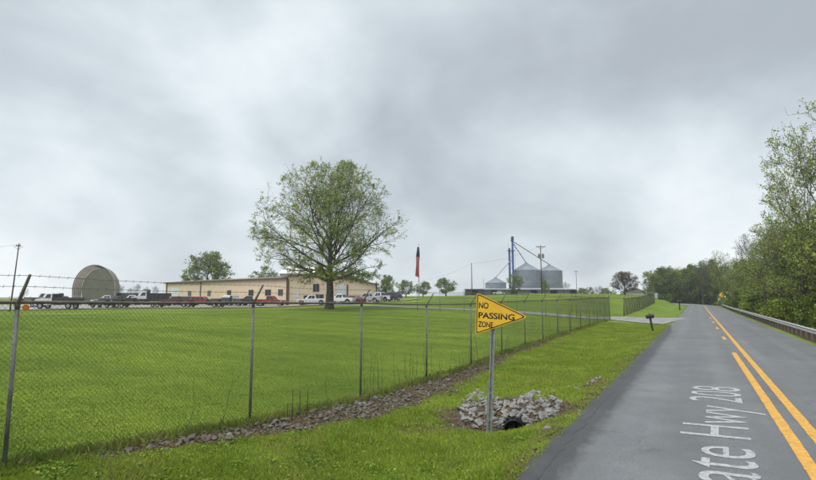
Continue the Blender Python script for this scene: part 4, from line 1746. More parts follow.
PA, PB_, PC = gp(165, 150), gp(288, 113), gp(376, 121)
zb_ = min(PA[2], PB_[2], PC[2]) - .2
bld = empty('metal_building', (PB_[0], PB_[1], zb_))
tag(bld, 'long tan metal building with brown trim behind the parked vehicles', 'building')
# wing (long wall from A to B)
wing, LW, sg = local_empty('wing', PA, PB_, 0)
bpy.context.view_layer.update()


def child_of_building(e_):
    loc = e_.location.copy()
    e_.parent = bld
    e_.location = loc - bld.location
    e_.location.z = 0


uA = math.atan2(PB_[1] - PA[1], PB_[0] - PA[0])
MW = Matrix.Translation((PA[0] - PB_[0], PA[1] - PB_[1], 0)) @ Matrix.Rotation(uA, 4, 'Z')
bpy.data.objects.remove(wing)
uC = math.atan2(PC[1] - PB_[1], PC[0] - PB_[0])
MG = Matrix.Rotation(uC, 4, 'Z')
LG = math.hypot(PC[0] - PB_[0], PC[1] - PB_[1])


def bpart(name, mb, material, M_, parent=None, bev=0):
    o = mb.build(name, material, parent or bld, bev=bev)
    if parent is None: o.matrix_local = M_
    return o


HE = 6.15
w_ = bpart('wing_wall', MB().box(0, LW, 0, 22, 0, HE), M_TAN, MW)
for k in range(1, int(LW / 1.0)):       # ribs of the metal siding, one every metre
    pass
rib = MB()
for k in range(int(LW / .6)):
    rib.box(.3 + k * .6, .34 + k * .6, -.025, .0, .9, HE - .05)
o = bpart('siding_ribs', rib, M_TAN, MW)
o['kind'] = 'stuff'
bpart('base_course', MB().box(0, LW, -.035, -.0, 0, .9), mat('tan_base', (.36, .25, .15), .7, .1, 1), MW)
bpart('roof', MB().add([(-.4, -.4, HE), (LW + .0, -.4, HE), (LW, 11, HE + 1.0), (-.4, 11, HE + 1.0), (-.4, 22.4, HE), (LW, 22.4, HE),
                        (-.4, -.4, HE + .14), (LW, -.4, HE + .14), (LW, 11, HE + 1.14), (-.4, 11, HE + 1.14), (-.4, 22.4, HE + .14), (LW, 22.4, HE + .14)],
                       [(6, 7, 8, 9), (9, 8, 11, 10), (0, 1, 7, 6), (0, 6, 9, 10, 4, 3), (1, 2, 5, 11, 8, 7), (4, 10, 11, 5), (0, 3, 2, 1), (3, 4, 5, 2)]), M_ROOFG, MW)
bpart('eave_trim', MB().box(-.42, LW + .02, -.48, -.40, HE - .18, HE + .16), M_BROWN, MW)
for px in (166.5, 200.5, 287):
    u = col_u(PA, PB_, px)[0]
    bpart('downpipe', MB().box(u - .16, u + .16, -.16, -.03, 0, HE - .05), M_BROWN, MW)
u0, u1 = col_u(PA, PB_, 168.3)[0], col_u(PA, PB_, 179)[0]
d_ = bpart('roller_door', MB().box(u0, u1, -.06, 0, 0, 4.6), M_DOORW, MW)
for k in range(1, 6):
    MB().box(u0 + .02, u1 - .02, -.075, -.05, k * .76 - .02, k * .76 + .02).build('slat_joint', mat('door_joint', (.38, .40, .42), .5, .1, 2), d_)
for px, wpx in ((189.5, 3.4), (209, 3.4), (229, 4), (251, 5), (268, 6), (280.5, 5)):
    u0, u1 = col_u(PA, PB_, px - wpx / 2)[0], col_u(PA, PB_, px + wpx / 2)[0]
    w = window(bld, 0, u1 - u0, 0, 1.45)
    w.matrix_local = MW @ Matrix.Translation((u0, -.01, 2.35))
# gable block
up = .34 * LG
face = [(0, 0), (LG, 0), (LG, 5.0), (up, 7.25), (0, 6.55)]
bpart('gable_wall', MB().prism(face, -.6, 26), M_TAN, MG)
ribg = MB()
for k in range(int(LG / .6)):
    u = .25 + k * .6
    top = 6.55 + (7.25 - 6.55) * u / up if u < up else 7.25 + (5.0 - 7.25) * (u - up) / (LG - up)
    ribg.box(u, u + .04, -.625, -.60, .9, top - .1)
o = bpart('siding_ribs', ribg, M_TAN, MG)
o['kind'] = 'stuff'
rp = [(-.3, 6.50), (up, 7.26), (LG + .35, 4.88), (LG + .35, 5.04), (up, 7.44), (-.3, 6.68)]
bpart('gable_roof', MB().prism(rp, -.95, 26.3), M_ROOFG, MG)
bpart('gable_trim', MB().prism([(a, b_ - .1 if k < 3 else b_ + .01) for k, (a, b_) in enumerate(rp)], -1.02, -.955), M_BROWN, MG)
ug = lambda px: col_u(PB_, PC, px)[0]
dg_ = bpart('roller_door', MB().box(ug(336), ug(345), -.67, -.6, 0, 4.9), M_DOORW, MG)
for k in range(1, 6):
    MB().box(ug(336) + .02, ug(345) - .02, -.685, -.66, k * .8 - .02, k * .8 + .02).build('slat_joint', MATS['door_joint'], dg_)
for a, b_, z0, z1 in ((312, 318.5, 3.2, 5.0), (314, 323, 1.2, 2.7)):
    w = window(bld, 0, ug(b_) - ug(a), 0, z1 - z0)
    w.matrix_local = MG @ Matrix.Translation((ug(a), -.61, z0))
bpart('door', MB().box(ug(303), ug(307), -.66, -.6, 0, 2.4), mat('brown_door', (.05, .04, .035), .6, .2, 2), MG)
for px in (287.6, 346.5, 375.5):
    bpart('downpipe', MB().box(ug(px) - .14, ug(px) + .14, -.76, -.63, 0, 5.9 if px < 300 else 4.9), M_BROWN, MG)
bpart('wall_sign', MB().box(ug(293), ug(298), -.66, -.6, 2.0, 3.0), M_WHITE, MG)

# white-roofed building behind
b = gp(302, 165)
wb = empty('white_shed', (b[0], b[1], b[2]), YAW + R(90))
tag(wb, 'pale building whose white roof peeks over the tan building behind the lone tree', 'building')
hp = CAMH + (HOR - 266.5) * 165 / FPX - b[2]
prof_ = [(-9, 0), (9, 0), (9, hp - 2.6), (0, hp - .15), (-9, hp - 2.6)]
MB().prism(prof_, -5, 5).build('wall', mat('pale_siding', (.5, .5, .49), .6, .08, .6), wb)
MB().prism([(-9.5, hp - 2.72), (0, hp - .13), (9.5, hp - 2.72), (9.5, hp - 2.55), (0, hp), (-9.5, hp - 2.55)], -5.4, 5.4).build('roof', mat('white_roof', (.80, .81, .82), .5, .05, .8), wb)

# ------------------------------------------------------------------ hoop tent
b = gp(93, 120)
tent = empty('hoop_shelter', b, YAW + R(24))
tag(tent, 'arched grey fabric hoop shelter open at the front', 'shelter')
RW, RH, TL = 4.25, CAMH + (HOR - 264.5) * 120 / FPX - b[2], 13.0


def arch_pt(t, k=1.0):
    """t 0..1 across the arch"""
    a = math.pi * (1.08 - 1.16 * t)
    return (RW * 1.0 * math.cos(a) * k, RH * .62 * math.sin(a) * k + RH * .38)


NA = 28


def shell(y0, y1, k0, k1, nm, material):
    mb = MB()
    vs_ = []
    for y in (y0, y1):
        for k in (k0, k1):
            for i in range(NA + 1):
                x, z = arch_pt(i / NA, k)
                if i in (0, NA): z = 0
                vs_.append((x, y, max(z, 0)))
    n = NA + 1
    fs = []
    for i in range(NA):
        fs += [(i, i + 1, i + 1 + 2 * n, i + 2 * n), (n + i, n + i + 1, 3 * n + i + 1, 3 * n + i), (i, i + 1, n + i + 1, n + i), (2 * n + i, 2 * n + i + 1, 3 * n + i + 1, 3 * n + i)]
    mb.add(vs_, fs)
    return mb.build(nm, material, tent)


for j in range(5):
    shell(j * TL / 5 + (.02 if j else 0), (j + 1) * TL / 5, 1.0, .985, 'fabric_panel', M_FABRIC)
for j in range(6):
    pts = [(arch_pt(i / NA, .972)[0], j * TL / 5 + .1, max(arch_pt(i / NA, .972)[1], 0)) for i in range(NA + 1)]
    MB().tube(pts, .06, 6, False).build('hoop', mat('hoop_steel', (.10, .10, .095), .6, .2, 2), tent)
for t in (.2, .35, .5, .65, .8):
    x, z = arch_pt(t, .965)
    MB().tube([(x, .1, z), (x, TL, z)], .045, 6, False).build('purlin', MATS['hoop_steel'], tent)
fc_ = [(arch_pt(i / NA, .98)[0], max(arch_pt(i / NA, .98)[1], 0)) for i in range(NA + 1)]
fc_ = [(fc_[0][0], -.3)] + fc_ + [(fc_[-1][0], -.3)]
MB().prism(fc_, TL - .05, TL - .02).build('back_wall', M_FABRIC, tent)
for sx_ in (-1, 1):
    for j in range(4):
        MB().box(sx_ * (RW * .97) - .6, sx_ * (RW * .97) + .6, j * 3.2 + .1, j * 3.2 + 3.2, -.1, 1.2).build('footing_block', mat('dark_concrete', (.12, .12, .115), .9, .2, 1), tent, bev=.03)

# ------------------------------------------------------------------ vehicles


def paint(name, c, metal=0.0):
    return mat('paint_' + name, c, .28, .04, 1.5, spec=.55, metal=metal)


WHEELS = {}


def wheel(parent, x, y, r, w=.26):
    key = (r, w)
    if key not in WHEELS:
        ty = MB()
        n = 20
        prof_w = [(-w / 2, r * .62), (-w / 2, r * .93), (-w * .38, r), (w * .38, r), (w / 2, r * .93), (w / 2, r * .62)]
        vs_ = [(rad * math.cos(2 * math.pi * k / n), yy, rad * math.sin(2 * math.pi * k / n)) for k in range(n) for yy, rad in prof_w]
        m = len(prof_w)
        ty.add(vs_, [(k * m + j, k * m + j + 1, ((k + 1) % n) * m + j + 1, ((k + 1) % n) * m + j) for k in range(n) for j in range(m - 1)])
        rm = MB().tube([(0, -w * .40, 0), (0, w * .40, 0)], r * .63, 16)
        rm.tube([(0, -w * .46, 0), (0, w * .46, 0)], r * .22, 8)
        a, b_ = ty.mesh('tyre'), rm.mesh('rim')
        smooth(a)
        a.materials.append(M_TYRE)
        b_.materials.append(M_CHROME)
        WHEELS[key] = (a, b_)
    o = link('wheel', WHEELS[key][0], parent, loc=(x, y, r))
    link('rim', WHEELS[key][1], o)


def arch_cut(x, r, z0):
    n = 6
    return [(x + r * math.cos(math.pi * k / n), z0 + r * math.sin(math.pi * k / n)) for k in range(n, -1, -1)]


def cabin(parent, pm, xb0, xb1, xt0, xt1, z0, z1, wb_, wt, split):
    """tapered glasshouse with its glass"""
    a, b_ = wb_ / 2, wt / 2
    v = [(xb0, -a, z0), (xb1, -a, z0), (xb1, a, z0), (xb0, a, z0), (xt0, -b_, z1), (xt1, -b_, z1), (xt1, b_, z1), (xt0, b_, z1)]
    MB().add(v, [(0, 3, 2, 1), (4, 5, 6, 7), (0, 1, 5, 4), (1, 2, 6, 5), (2, 3, 7, 6), (3, 0, 4, 7)]).build('cab', pm, parent, bev=.06)
    V = [Vector(p_) for p_ in v]

    def quad(p00, p10, p11, p01, f, nm):
        def q(s, t): return (p00.lerp(p10, s)).lerp(p01.lerp(p11, s), t)
        s0, s1, t0, t1 = f
        c4 = [q(s0, t0), q(s1, t0), q(s1, t1), q(s0, t1)]
        nr = (c4[1] - c4[0]).cross(c4[3] - c4[0]).normalized()
        cen = sum(c4, Vector()) / 4
        if nr.dot(cen - Vector(((xb0 + xb1) / 2, 0, (z0 + z1) / 2))) < 0: nr = -nr
        MB().add([p_ + nr * .012 for p_ in c4] + [p_ - nr * .01 for p_ in c4], [(0, 1, 2, 3), (4, 5, 6, 7), (0, 1, 5, 4), (1, 2, 6, 5), (2, 3, 7, 6), (3, 0, 4, 7)]).build(nm, M_GLASS, parent)
    quad(V[1], V[2], V[6], V[5], (.08, .92, .08, .9), 'windscreen')
    quad(V[0], V[3], V[7], V[4], (.1, .9, .15, .88), 'rear_window')
    for i0, i1, i2, i3 in ((0, 1, 5, 4), (3, 2, 6, 7)):
        for s0, s1 in split:
            quad(V[i0], V[i1], V[i2], V[i3], (s0, s1, .10, .86), 'side_window')


def vehicle(kind, px, D, head, colr, label, s=1.12, group=None, name=None):
    """head: direction of travel relative to image right, degrees counter-clockwise seen from above"""
    b = gp(px, D)
    e_ = empty(name or kind, (b[0], b[1], b[2] + .12), YAW + R(head), s)
    tag(e_, label, {'pickup_truck': 'pickup', 'suv': 'car', 'sedan': 'car', 'van': 'van', 'dump_truck': 'truck', 'flatbed_truck': 'truck'}[kind], group)
    pm = paint(*colr)
    if kind == 'pickup_truck':
        L0, L1, W_, r = -2.85, 2.75, 1.92, .40
        body = [(L0, .50)] + arch_cut(-1.75, .50, .50) + arch_cut(1.80, .50, .50) + [(L1, .50), (L1 + .02, .80), (L1 - .10, 1.02), (1.15, 1.14), (-.78, 1.14), (-.80, 1.20), (L0, 1.20)]
        o = MB().prism(body, -W_ / 2, W_ / 2).build('body', pm, e_, bev=.04)
        MB().box(L0 + .08, -.86, -W_ / 2 + .10, W_ / 2 - .10, 1.195, 1.207).build('bed_liner', M_DARK, e_)
        cabin(e_, pm, -.80, 1.20, -.62, .42, 1.12, 1.86, W_ * .95, W_ * .80, ((.10, .42), (.47, .80)))
        xs = (-1.75, 1.80)
        zl = .86
    elif kind == 'suv':
        L0, L1, W_, r = -2.35, 2.35, 1.9, .37
        body = [(L0, .45)] + arch_cut(-1.40, .46, .45) + arch_cut(1.45, .46, .45) + [(L1, .45), (L1, .82), (L1 - .12, .98), (.95, 1.08), (L0, 1.08)]
        MB().prism(body, -W_ / 2, W_ / 2).build('body', pm, e_, bev=.05)
        cabin(e_, pm, L0 + .03, 1.15, L0 + .35, .30, 1.07, 1.75, W_ * .95, W_ * .76, ((.06, .30), (.34, .58), (.62, .84)))
        xs = (-1.40, 1.45)
        zl = .78
    elif kind == 'sedan':
        L0, L1, W_, r = -2.35, 2.35, 1.8, .33
        body = [(L0, .38)] + arch_cut(-1.40, .42, .38) + arch_cut(1.45, .42, .38) + [(L1, .38), (L1, .68), (L1 - .15, .82), (1.0, .95), (-1.4, .97), (L0, .92)]
        MB().prism(body, -W_ / 2, W_ / 2).build('body', pm, e_, bev=.06)
        cabin(e_, pm, -1.75, 1.20, -.95, .25, .94, 1.45, W_ * .94, W_ * .74, ((.16, .46), (.50, .80)))
        xs = (-1.40, 1.45)
        zl = .68
    elif kind == 'van':
        L0, L1, W_, r = -2.9, 2.7, 2.0, .38
        body = [(L0, .45)] + arch_cut(-1.75, .48, .45) + arch_cut(1.75, .48, .45) + [(L1, .45), (L1, .95), (L1 - .2, 1.15), (1.55, 1.32), (L0, 1.32)]
        MB().prism(body, -W_ / 2, W_ / 2).build('body', pm, e_, bev=.05)
        cabin(e_, pm, L0 + .02, 1.7, L0 + .10, 1.0, 1.31, 2.3, W_ * .97, W_ * .86, ((.72, .92),))
        xs = (-1.75, 1.75)
        zl = .85
    else:      # medium trucks: cab in front, body behind
        L0, L1, W_, r = -4.0, 3.2, 2.3, .50
        MB().box(L0 + .1, L1 - .4, -.45, .45, .70, .98).build('chassis', M_DARK, e_)
        hood = [(1.0, .62)] + arch_cut(2.2, .62, .62) + [(L1, .62), (L1, 1.35), (L1 - .2, 1.58), (1.9, 1.75), (1.0, 1.75)]
        MB().prism(hood, -W_ / 2 + .1, W_ / 2 - .1).build('bonnet', pm, e_, bev=.05)
        MB().box(.25, 1.02, -W_ / 2 + .05, W_ / 2 - .05, .70, 1.76).build('lower_cab', pm, e_, bev=.04)
        cabin(e_, pm, .25, 1.95, .32, 1.35, 1.74, 2.6, W_ * .93, W_ * .82, ((.15, .72),))
        if kind == 'dump_truck':
            MB().prism([(L0, 1.02), (.15, 1.02), (.15, 2.9), (.95, 2.95), (.95, 3.05), (0.0, 3.05), (-.02, 2.35), (L0 - .1, 2.35)], -W_ / 2, W_ / 2).build('dump_body', M_DARK, e_, bev=.03)
            for k in range(5):
                for sy_ in (-1, 1):
                    MB().box(L0 + .5 + k * .75, L0 + .62 + k * .75, sy_ * (W_ / 2 + .05) - .05, sy_ * (W_ / 2 + .05) + .05, 1.05, 2.3).build('side_rib', M_DARK, e_)
        else:
            MB().box(L0, .12, -W_ / 2, W_ / 2, 1.02, 1.18).build('deck', M_DARK, e_, bev=.02)
            MB().box(-.02, .10, -W_ / 2 + .05, W_ / 2 - .05, 1.18, 2.5).build('headboard', M_DARK, e_)
            for sy_ in (-1, 1):
                MB().box(L0 + .1, -.1, sy_ * (W_ / 2 - .05) - .03, sy_ * (W_ / 2 - .05) + .03, 1.18, 1.9).build('side_board', M_DARK, e_)
        xs = (-2.6, 2.2)
        zl = 1.05
    bx = L1
    for sy_ in (-1, 1):
        for x in xs: wheel(e_, x, sy_ * (W_ / 2 - .15), r)
        MB().box(bx - .03, bx + .03, sy_ * W_ * .36 - .17, sy_ * W_ * .36 + .17, zl - .09, zl + .10).build('headlight', M_LAMP, e_, bev=.02)
        if kind not in ('dump_truck', 'flatbed_truck'):
            MB().box(L0 - .02, L0 + .03, sy_ * W_ * .44 - .07, sy_ * W_ * .44 + .07, zl - .1, zl + .22).build('tail_light', M_RED_L, e_)
    MB().box(bx - .02, bx + .10, -W_ * .46, W_ * .46, zl - .42, zl - .18).build('front_bumper', M_CHROME if kind != 'sedan' else pm, e_, bev=.03)
    MB().box(bx - .02, bx + .035, -W_ * .22, W_ * .22, zl - .12, zl + .10).build('grille', M_DARK, e_)
    if kind not in ('dump_truck', 'flatbed_truck'):
        MB().box(L0 - .10, L0 + .02, -W_ * .46, W_ * .46, zl - .42, zl - .20).build('rear_bumper', M_CHROME if kind != 'sedan' else pm, e_, bev=.03)
    return e_


def trailer(px, D, head, colr, label, L_=9.0, load=False):
    b = gp(px, D)
    e_ = empty('flatbed_trailer', (b[0], b[1], b[2] + .12), YAW + R(head))
    tag(e_, label, 'trailer')
    m_ = mat('trailer_' + colr[0], colr[1], .7, .3, 1.5)
    MB().box(-L_ / 2, L_ / 2, -1.2, 1.2, .86, .98).build('deck', mat('deck_planks', (.08, .06, .045), .9, .35, 2), e_)
    for sy_ in (-1, 1):
        MB().box(-L_ / 2, L_ / 2, sy_ * 1.15 - .05, sy_ * 1.15 + .05, .70, .858).build('side_rail', m_, e_)
        for x in (-1.9, -1.0): wheel(e_, x, sy_ * 1.05, .38, .24)
        MB().box(-2.5, -.4, sy_ * 1.05 - .18, sy_ * 1.05 + .18, .985, 1.04).build('mudguard', m_, e_)
    MB().box(-L_ / 2 - .08, -L_ / 2 - .005, -1.15, 1.15, .5, 1.5).build('tail_ramp', m_, e_)
    MB().add([(L_ / 2, -.9, .75), (L_ / 2, .9, .75), (L_ / 2 + 1.6, 0, .62), (L_ / 2, -.9, .87), (L_ / 2, .9, .87), (L_ / 2 + 1.6, 0, .74)],
             [(0, 1, 2), (3, 4, 5), (0, 2, 5, 3), (1, 4, 5, 2), (0, 3, 4, 1)]).build('drawbar', m_, e_)
    MB().box(L_ / 2 + 1.2, L_ / 2 + 1.3, -.05, .05, -.1, .9).build('jack_leg', m_, e_)
    if load:
        for k in range(3):
            MB().box(-2.8 + k * 2.2, -1.2 + k * 2.2, -.9, .9, .985, 1.7 + .2 * (k % 2)).build('crate', m_, e_, bev=.03)
    return e_


WHT, SILV, REDC, BLK, GRY, MAR, NAVY = ('white', (.60, .61, .62)), ('silver', (.36, .37, .39)), ('red', (.30, .022, .030)), ('black', (.022, .022, .025)), ('grey', (.11, .115, .12)), ('maroon', (.14, .03, .03)), ('navy', (.035, .04, .075))
vehicle('flatbed_truck', 57.5, 100, 180, WHT, 'white truck with a black flatbed body facing left, nearest the lawn at far left')
vehicle('van', 48, 122, 175, WHT, 'white van parked behind the white flatbed truck')
vehicle('suv', 64, 116, 10, BLK, 'black car parked between the flatbed truck and the hoop shelter')
vehicle('pickup_truck', 107, 118, 205, WHT, 'white pickup parked at the right foot of the hoop shelter')
vehicle('suv', 104, 104, 170, GRY, 'dark grey car at the lawn edge below the hoop shelter')
vehicle('pickup_truck', 132, 124, 200, WHT, 'white pickup standing left of the dump truck')
vehicle('dump_truck', 149, 120, 195, WHT, 'white dump truck with black tipping body left of the tan building')
trailer(130, 103, 4, ('black', (.03, .03, .03)), 'dark flatbed trailer carrying crates, left end of the trailer row', 8, True)
trailer(165, 104, 2, ('brown', (.055, .04, .03)), 'empty dark flatbed trailer in front of the white roller door', 7)
trailer(196, 104, -3, ('rust', (.20, .045, .03)), 'rusty red flatbed trailer below the red car', 7)
vehicle('suv', 184, 118, 170, BLK, 'black car parked left of the red car by the long wall')
vehicle('suv', 203, 116, 5, REDC, 'red car parked against the long tan wall', s=1.12)
vehicle('sedan', 219, 115, 80, GRY, 'dark grey car parked nose out right of the red car', s=1.05)
vehicle('van', 229, 118, 255, WHT, 'white van seen end on against the long wall', s=.95)
trailer(226, 103, 1, ('grey', (.08, .08, .085)), 'dark grey flatbed trailer in front of the white van', 7, True)
vehicle('pickup_truck', 249, 112, 190, BLK, 'black pickup parked left of the red pickup')
vehicle('pickup_truck', 271, 108, 2, REDC, 'red pickup facing right beside the brown corner trim', s=1.12)
vehicle('pickup_truck', 312, 106, 184, WHT, 'white pickup facing left just left of the lone tree trunk')
vehicle('pickup_truck', 341, 107, 160, WHT, 'white pickup half hidden by the lone tree trunk')
vehicle('sedan', 353, 108, 150, MAR, 'dark maroon car between two pale pickups right of the trunk')
vehicle('pickup_truck', 367, 110, 168, SILV, 'silver pickup with white cab right of the maroon car')
vehicle('pickup_truck', 380, 113, 150, WHT, 'white pickup at the right corner of the tan building')
vehicle('suv', 390, 112, 150, NAVY, 'dark blue car at the right end of the parked row', s=1.08)

vehicle('pickup_truck', 118, 114, 190, BLK, 'black pickup right of the hoop shelter, behind the trailer of crates')
vehicle('van', 124, 128, 170, GRY, 'dark grey van standing behind the black pickup right of the shelter')
vehicle('suv', 172, 121, 190, WHT, 'white car just left of the white roller door', s=1.05)
vehicle('sedan', 238, 113, 185, SILV, 'silver car between the white van and the black pickup', s=1.1)
vehicle('pickup_truck', 176, 112, 176, MAR, 'dark maroon pickup behind the empty flatbed trailer')
trailer(32, 106, 178, ('steel', (.16, .15, .13)), 'pale grey flatbed trailer left of the white flatbed truck', 5, True)

# ------------------------------------------------------------------ flagpole with limp flag
b = gp(419, 112)
fp = empty('flagpole', b, YAW)
tag(fp, 'tall flagpole on the lawn crest right of the tan building', 'flagpole')
FH = CAMH + (HOR - 244.3) * 112 / FPX - b[2]
MB().tube([(0, 0, -.3), (0, 0, FH)], [.10, .05], 10).build('pole', mat('flagpole_metal', (.35, .36, .37), .4, .1, 3), fp, True)
bmf = bmesh.new()
bmesh.ops.create_icosphere(bmf, subdivisions=2, radius=.11)
me = bpy.data.meshes.new('finial')
bmf.to_mesh(me)
bmf.free()
link('finial', me, fp, mat('gilt', (.5, .38, .12), .35, .1, 3), (0, 0, FH + .08))
fl = empty('flag', (b[0], b[1], b[2] + FH - .5), YAW)
tag(fl, 'limp folded national flag, navy above and red below, hanging from the pole', 'flag')
M_NAVY, M_STR, M_STW = mat('flag_navy', (.025, .03, .07), .8, .2, 2), mat('flag_red', (.55, .045, .055), .8, .15, 2), mat('flag_white', (.55, .52, .52), .8, .1, 2)
rows, colsn = 30, 25
FHT = 6.7


def flag_pt(i, j):
    t, u = i / rows, j / (colsn - 1)
    w = .45 + .75 * math.sin(min(t * 1.15, 1) * 2.5) * (.55 + .45 * math.sin(t * 7.0)) * .55 + .25 * t
    x = .08 - u * w * .95 + .10 * math.sin(t * 6)
    y = .22 * math.sin(u * 15 + t * 3.2) * (.35 + .65 * t)
    return (x, y, -t * FHT * (1 - .06 * u))


for nm, i0, i1, js in (('canton', 0, 10, None), ('stripes', 10, 30, None)):
    if nm == 'canton':
        mb = MB()
        n = colsn
        mb.add([flag_pt(i, j) for i in range(i0, i1 + 1) for j in range(n)], [(i * n + j, i * n + j + 1, (i + 1) * n + j + 1, (i + 1) * n + j) for i in range(i1 - i0) for j in range(n - 1)])
        smooth(mb.build(nm, M_NAVY, fl, True).data)
    else:
        for k in range(8):
            j0, j1 = k * 3, k * 3 + 3
            n = 4
            mb = MB()
            mb.add([flag_pt(i, j) for i in range(i0, i1 + 1) for j in range(j0, j1 + 1)], [(i * n + j, i * n + j + 1, (i + 1) * n + j + 1, (i + 1) * n + j) for i in range(i1 - i0) for j in range(n - 1)])
            mb.build('stripe', M_STW if k in (3, 6) else M_STR, fl, True)

# ------------------------------------------------------------------ grain elevator


def grain_bin(px, D, wpx, yeave, ypeak, label):
    b = gp(px, D)
    r = wpx / 2 * D / FPX
    he = CAMH + (HOR - yeave) * D / FPX - b[2]
    hp = CAMH + (HOR - ypeak) * D / FPX - b[2]
    e_ = empty('grain_bin', b)
    tag(e_, label, 'grain bin', 'grain bins')
    n = 40
    rings = max(8, int(he / .9))
    for k in range(rings):
        z0, z1 = he * k / rings, he * (k + 1) / rings
        MB().tube([(0, 0, z0), (0, 0, z0 + (z1 - z0) * .5), (0, 0, z1)], [r, r + .05, r], n, False).build('ring', M_BINS, e_)
    mb = MB()
    vs_ = [(r * 1.02 * math.cos(2 * math.pi * k / n), r * 1.02 * math.sin(2 * math.pi * k / n), he - .1) for k in range(n)]
    vs_ += [(.8 * math.cos(2 * math.pi * k / n), .8 * math.sin(2 * math.pi * k / n), hp - .5) for k in range(n)]
    mb.add(vs_, [(k, (k + 1) % n, (k + 1) % n + n, k + n) for k in range(n)])
    rf = mb.build('roof', M_BINS, e_)
    MB().tube([(0, 0, hp - .5), (0, 0, hp)], [.82, .7], 14).build('roof_cap', M_BINS, rf)
    for k in range(20):
        a = 2 * math.pi * k / 20
        MB().tube([(r * math.cos(a), r * math.sin(a), he), (.8 * math.cos(a), .8 * math.sin(a), hp - .45)], .07, 4, False).build('roof_rib', M_BINS, rf)
    ta = math.atan2(-b[1], -b[0]) + .6
    lx, ly = (r + .15) * math.cos(ta), (r + .15) * math.sin(ta)
    for dx in (-.2, .2):
        MB().tube([(lx + dx, ly, 0), (lx + dx, ly, he + .6)], .035, 4).build('ladder_rail', M_GALV, e_)
    return b, he, hp


b1, h1, p1 = grain_bin(527, 285, 27.5, 270.5, 262.5, 'left of the two big steel grain bins, nearest the blue elevator leg')
b2, h2_, p2 = grain_bin(550.5, 292, 24.5, 271, 264.5, 'right of the two big steel grain bins, behind the utility pole')
b0, h0_, p0 = grain_bin(496, 275, 20.5, 283, 277.3, 'small low steel grain bin at the left of the group')
b = gp(512, 280)
el = empty('elevator_leg', b, YAW)
tag(el, 'tall blue grain elevator leg rising beside the steel bins', 'elevator')
EH = CAMH + (HOR - 236) * 280 / FPX - b[2]
for x in (-.9, .9):
    MB().box(x - .45, x + .45, -.5, .5, 0, EH * (.82 if x < 0 else 1.0)).build('leg_casing', M_BLUE, el)
MB().box(.25, 1.55, -.7, .7, EH - 2.4, EH - .2).build('head_house', mat('dark_blue_steel', (.03, .05, .10), .5, .2, 1), el)
MB().box(-2.0, 2.0, -1.5, 1.5, EH * .78, EH * .78 + .15).build('platform', M_BLUE, el)
for k in range(9):
    z = EH * .08 + k * EH * .08
    MB().tube([(-1.35, .5, z), (1.35, .5, z + EH * .08)], .07, 4).build('brace', M_BLUE, el)
for x in (-1.5, 2.0):
    MB().tube([(x, -.6, 0), (x, -.6, EH * .9)], .06, 4).build('ladder_rail', M_BLUE, el)
Eb = Vector(b)
for k, (tb, hp) in enumerate(((b1, p1), (b2, p2), (b0, p0))):
    top = Vector((b[0], b[1], b[2] + EH - (2 if k < 2 else EH * .36)))
    end = Vector((tb[0], tb[1], tb[2] + hp))
    o = MB().tube([Vector((0, 0, 0)), end - top], .24, 8).build('grain_spout', M_GALV)
    o.location = top
    tag(o, ('grain spout pipe from the blue leg to the left big bin', 'grain spout pipe from the blue leg to the right big bin', 'grain spout pipe from the blue leg down to the small bin')[k], 'pipe')

# long low shed in front of the bins


def shed(px0, px1, D, ytop, label, wallm, roofm, bays, depth=12, slope=.8):
    P, Q = gp(px0, D), gp(px1, D)
    h = CAMH + (HOR - ytop) * D / FPX - min(P[2], Q[2])
    e_ = empty('low_shed', (P[0], P[1], min(P[2], Q[2]) - .3), math.atan2(Q[1] - P[1], Q[0] - P[0]))
    tag(e_, label, 'shed')
    L_ = math.hypot(Q[0] - P[0], Q[1] - P[1])
    h += .3
    MB().box(0, L_, depth - .2, depth, 0, h - .2).build('back_wall', wallm, e_)
    for x in (0, L_ - .2): MB().box(x, x + .2, .05, depth - .2, 0, h - .2).build('end_wall', wallm, e_)
    MB().prism([(-.5, h - .35), (depth + .5, h - .35 + slope), (depth + .5, h - .15 + slope), (-.5, h - .15)], -.4, L_ + .4, Matrix(((0, 1, 0, 0), (1, 0, 0, 0), (0, 0, 1, 0), (0, 0, 0, 1)))).build('roof', roofm, e_)
    for k in range(bays + 1):
        x = L_ * k / bays
        MB().box(max(x - .12, 0), min(x + .12, L_), -.2, .04, 0, h - .36).build('post', M_DARK, e_)
        if k < bays and k % 3 != 1:
            MB().box(x + .15, L_ * (k + 1) / bays - .15, 0, .04, 0, h - .36).build('wall_panel', wallm, e_)
    return e_


M_SHEDW = mat('shed_wall', (.10, .11, .13), .7, .2, .5)
M_SHEDR = mat('shed_roof', (.30, .32, .34), .5, .12, .4)
shed(484.5, 577, 262, 289, 'long low dark shed with pale roof edge in front of the grain bins', M_SHEDW, M_SHEDR, 14)
shed(466.5, 484, 255, 288.6, 'small open dark shed at the left end of the long low shed', mat('shed_dark', (.04, .045, .05), .7, .2, .5), M_SHEDR, 3, 8, .3)
for k, (px, lab, c_) in enumerate(((499, 'tiny pale pickup parked below the small grain bin', WHT), (527, 'tiny dark pickup parked below the left big grain bin', BLK),
                                   (532, 'tiny white pickup right of the tiny dark pickup by the low shed', WHT), (545, 'tiny silver pickup by the low shed below the right big bin', SILV))):
    vehicle('pickup_truck', px, 252, 20 * k, c_, lab, s=1.0)

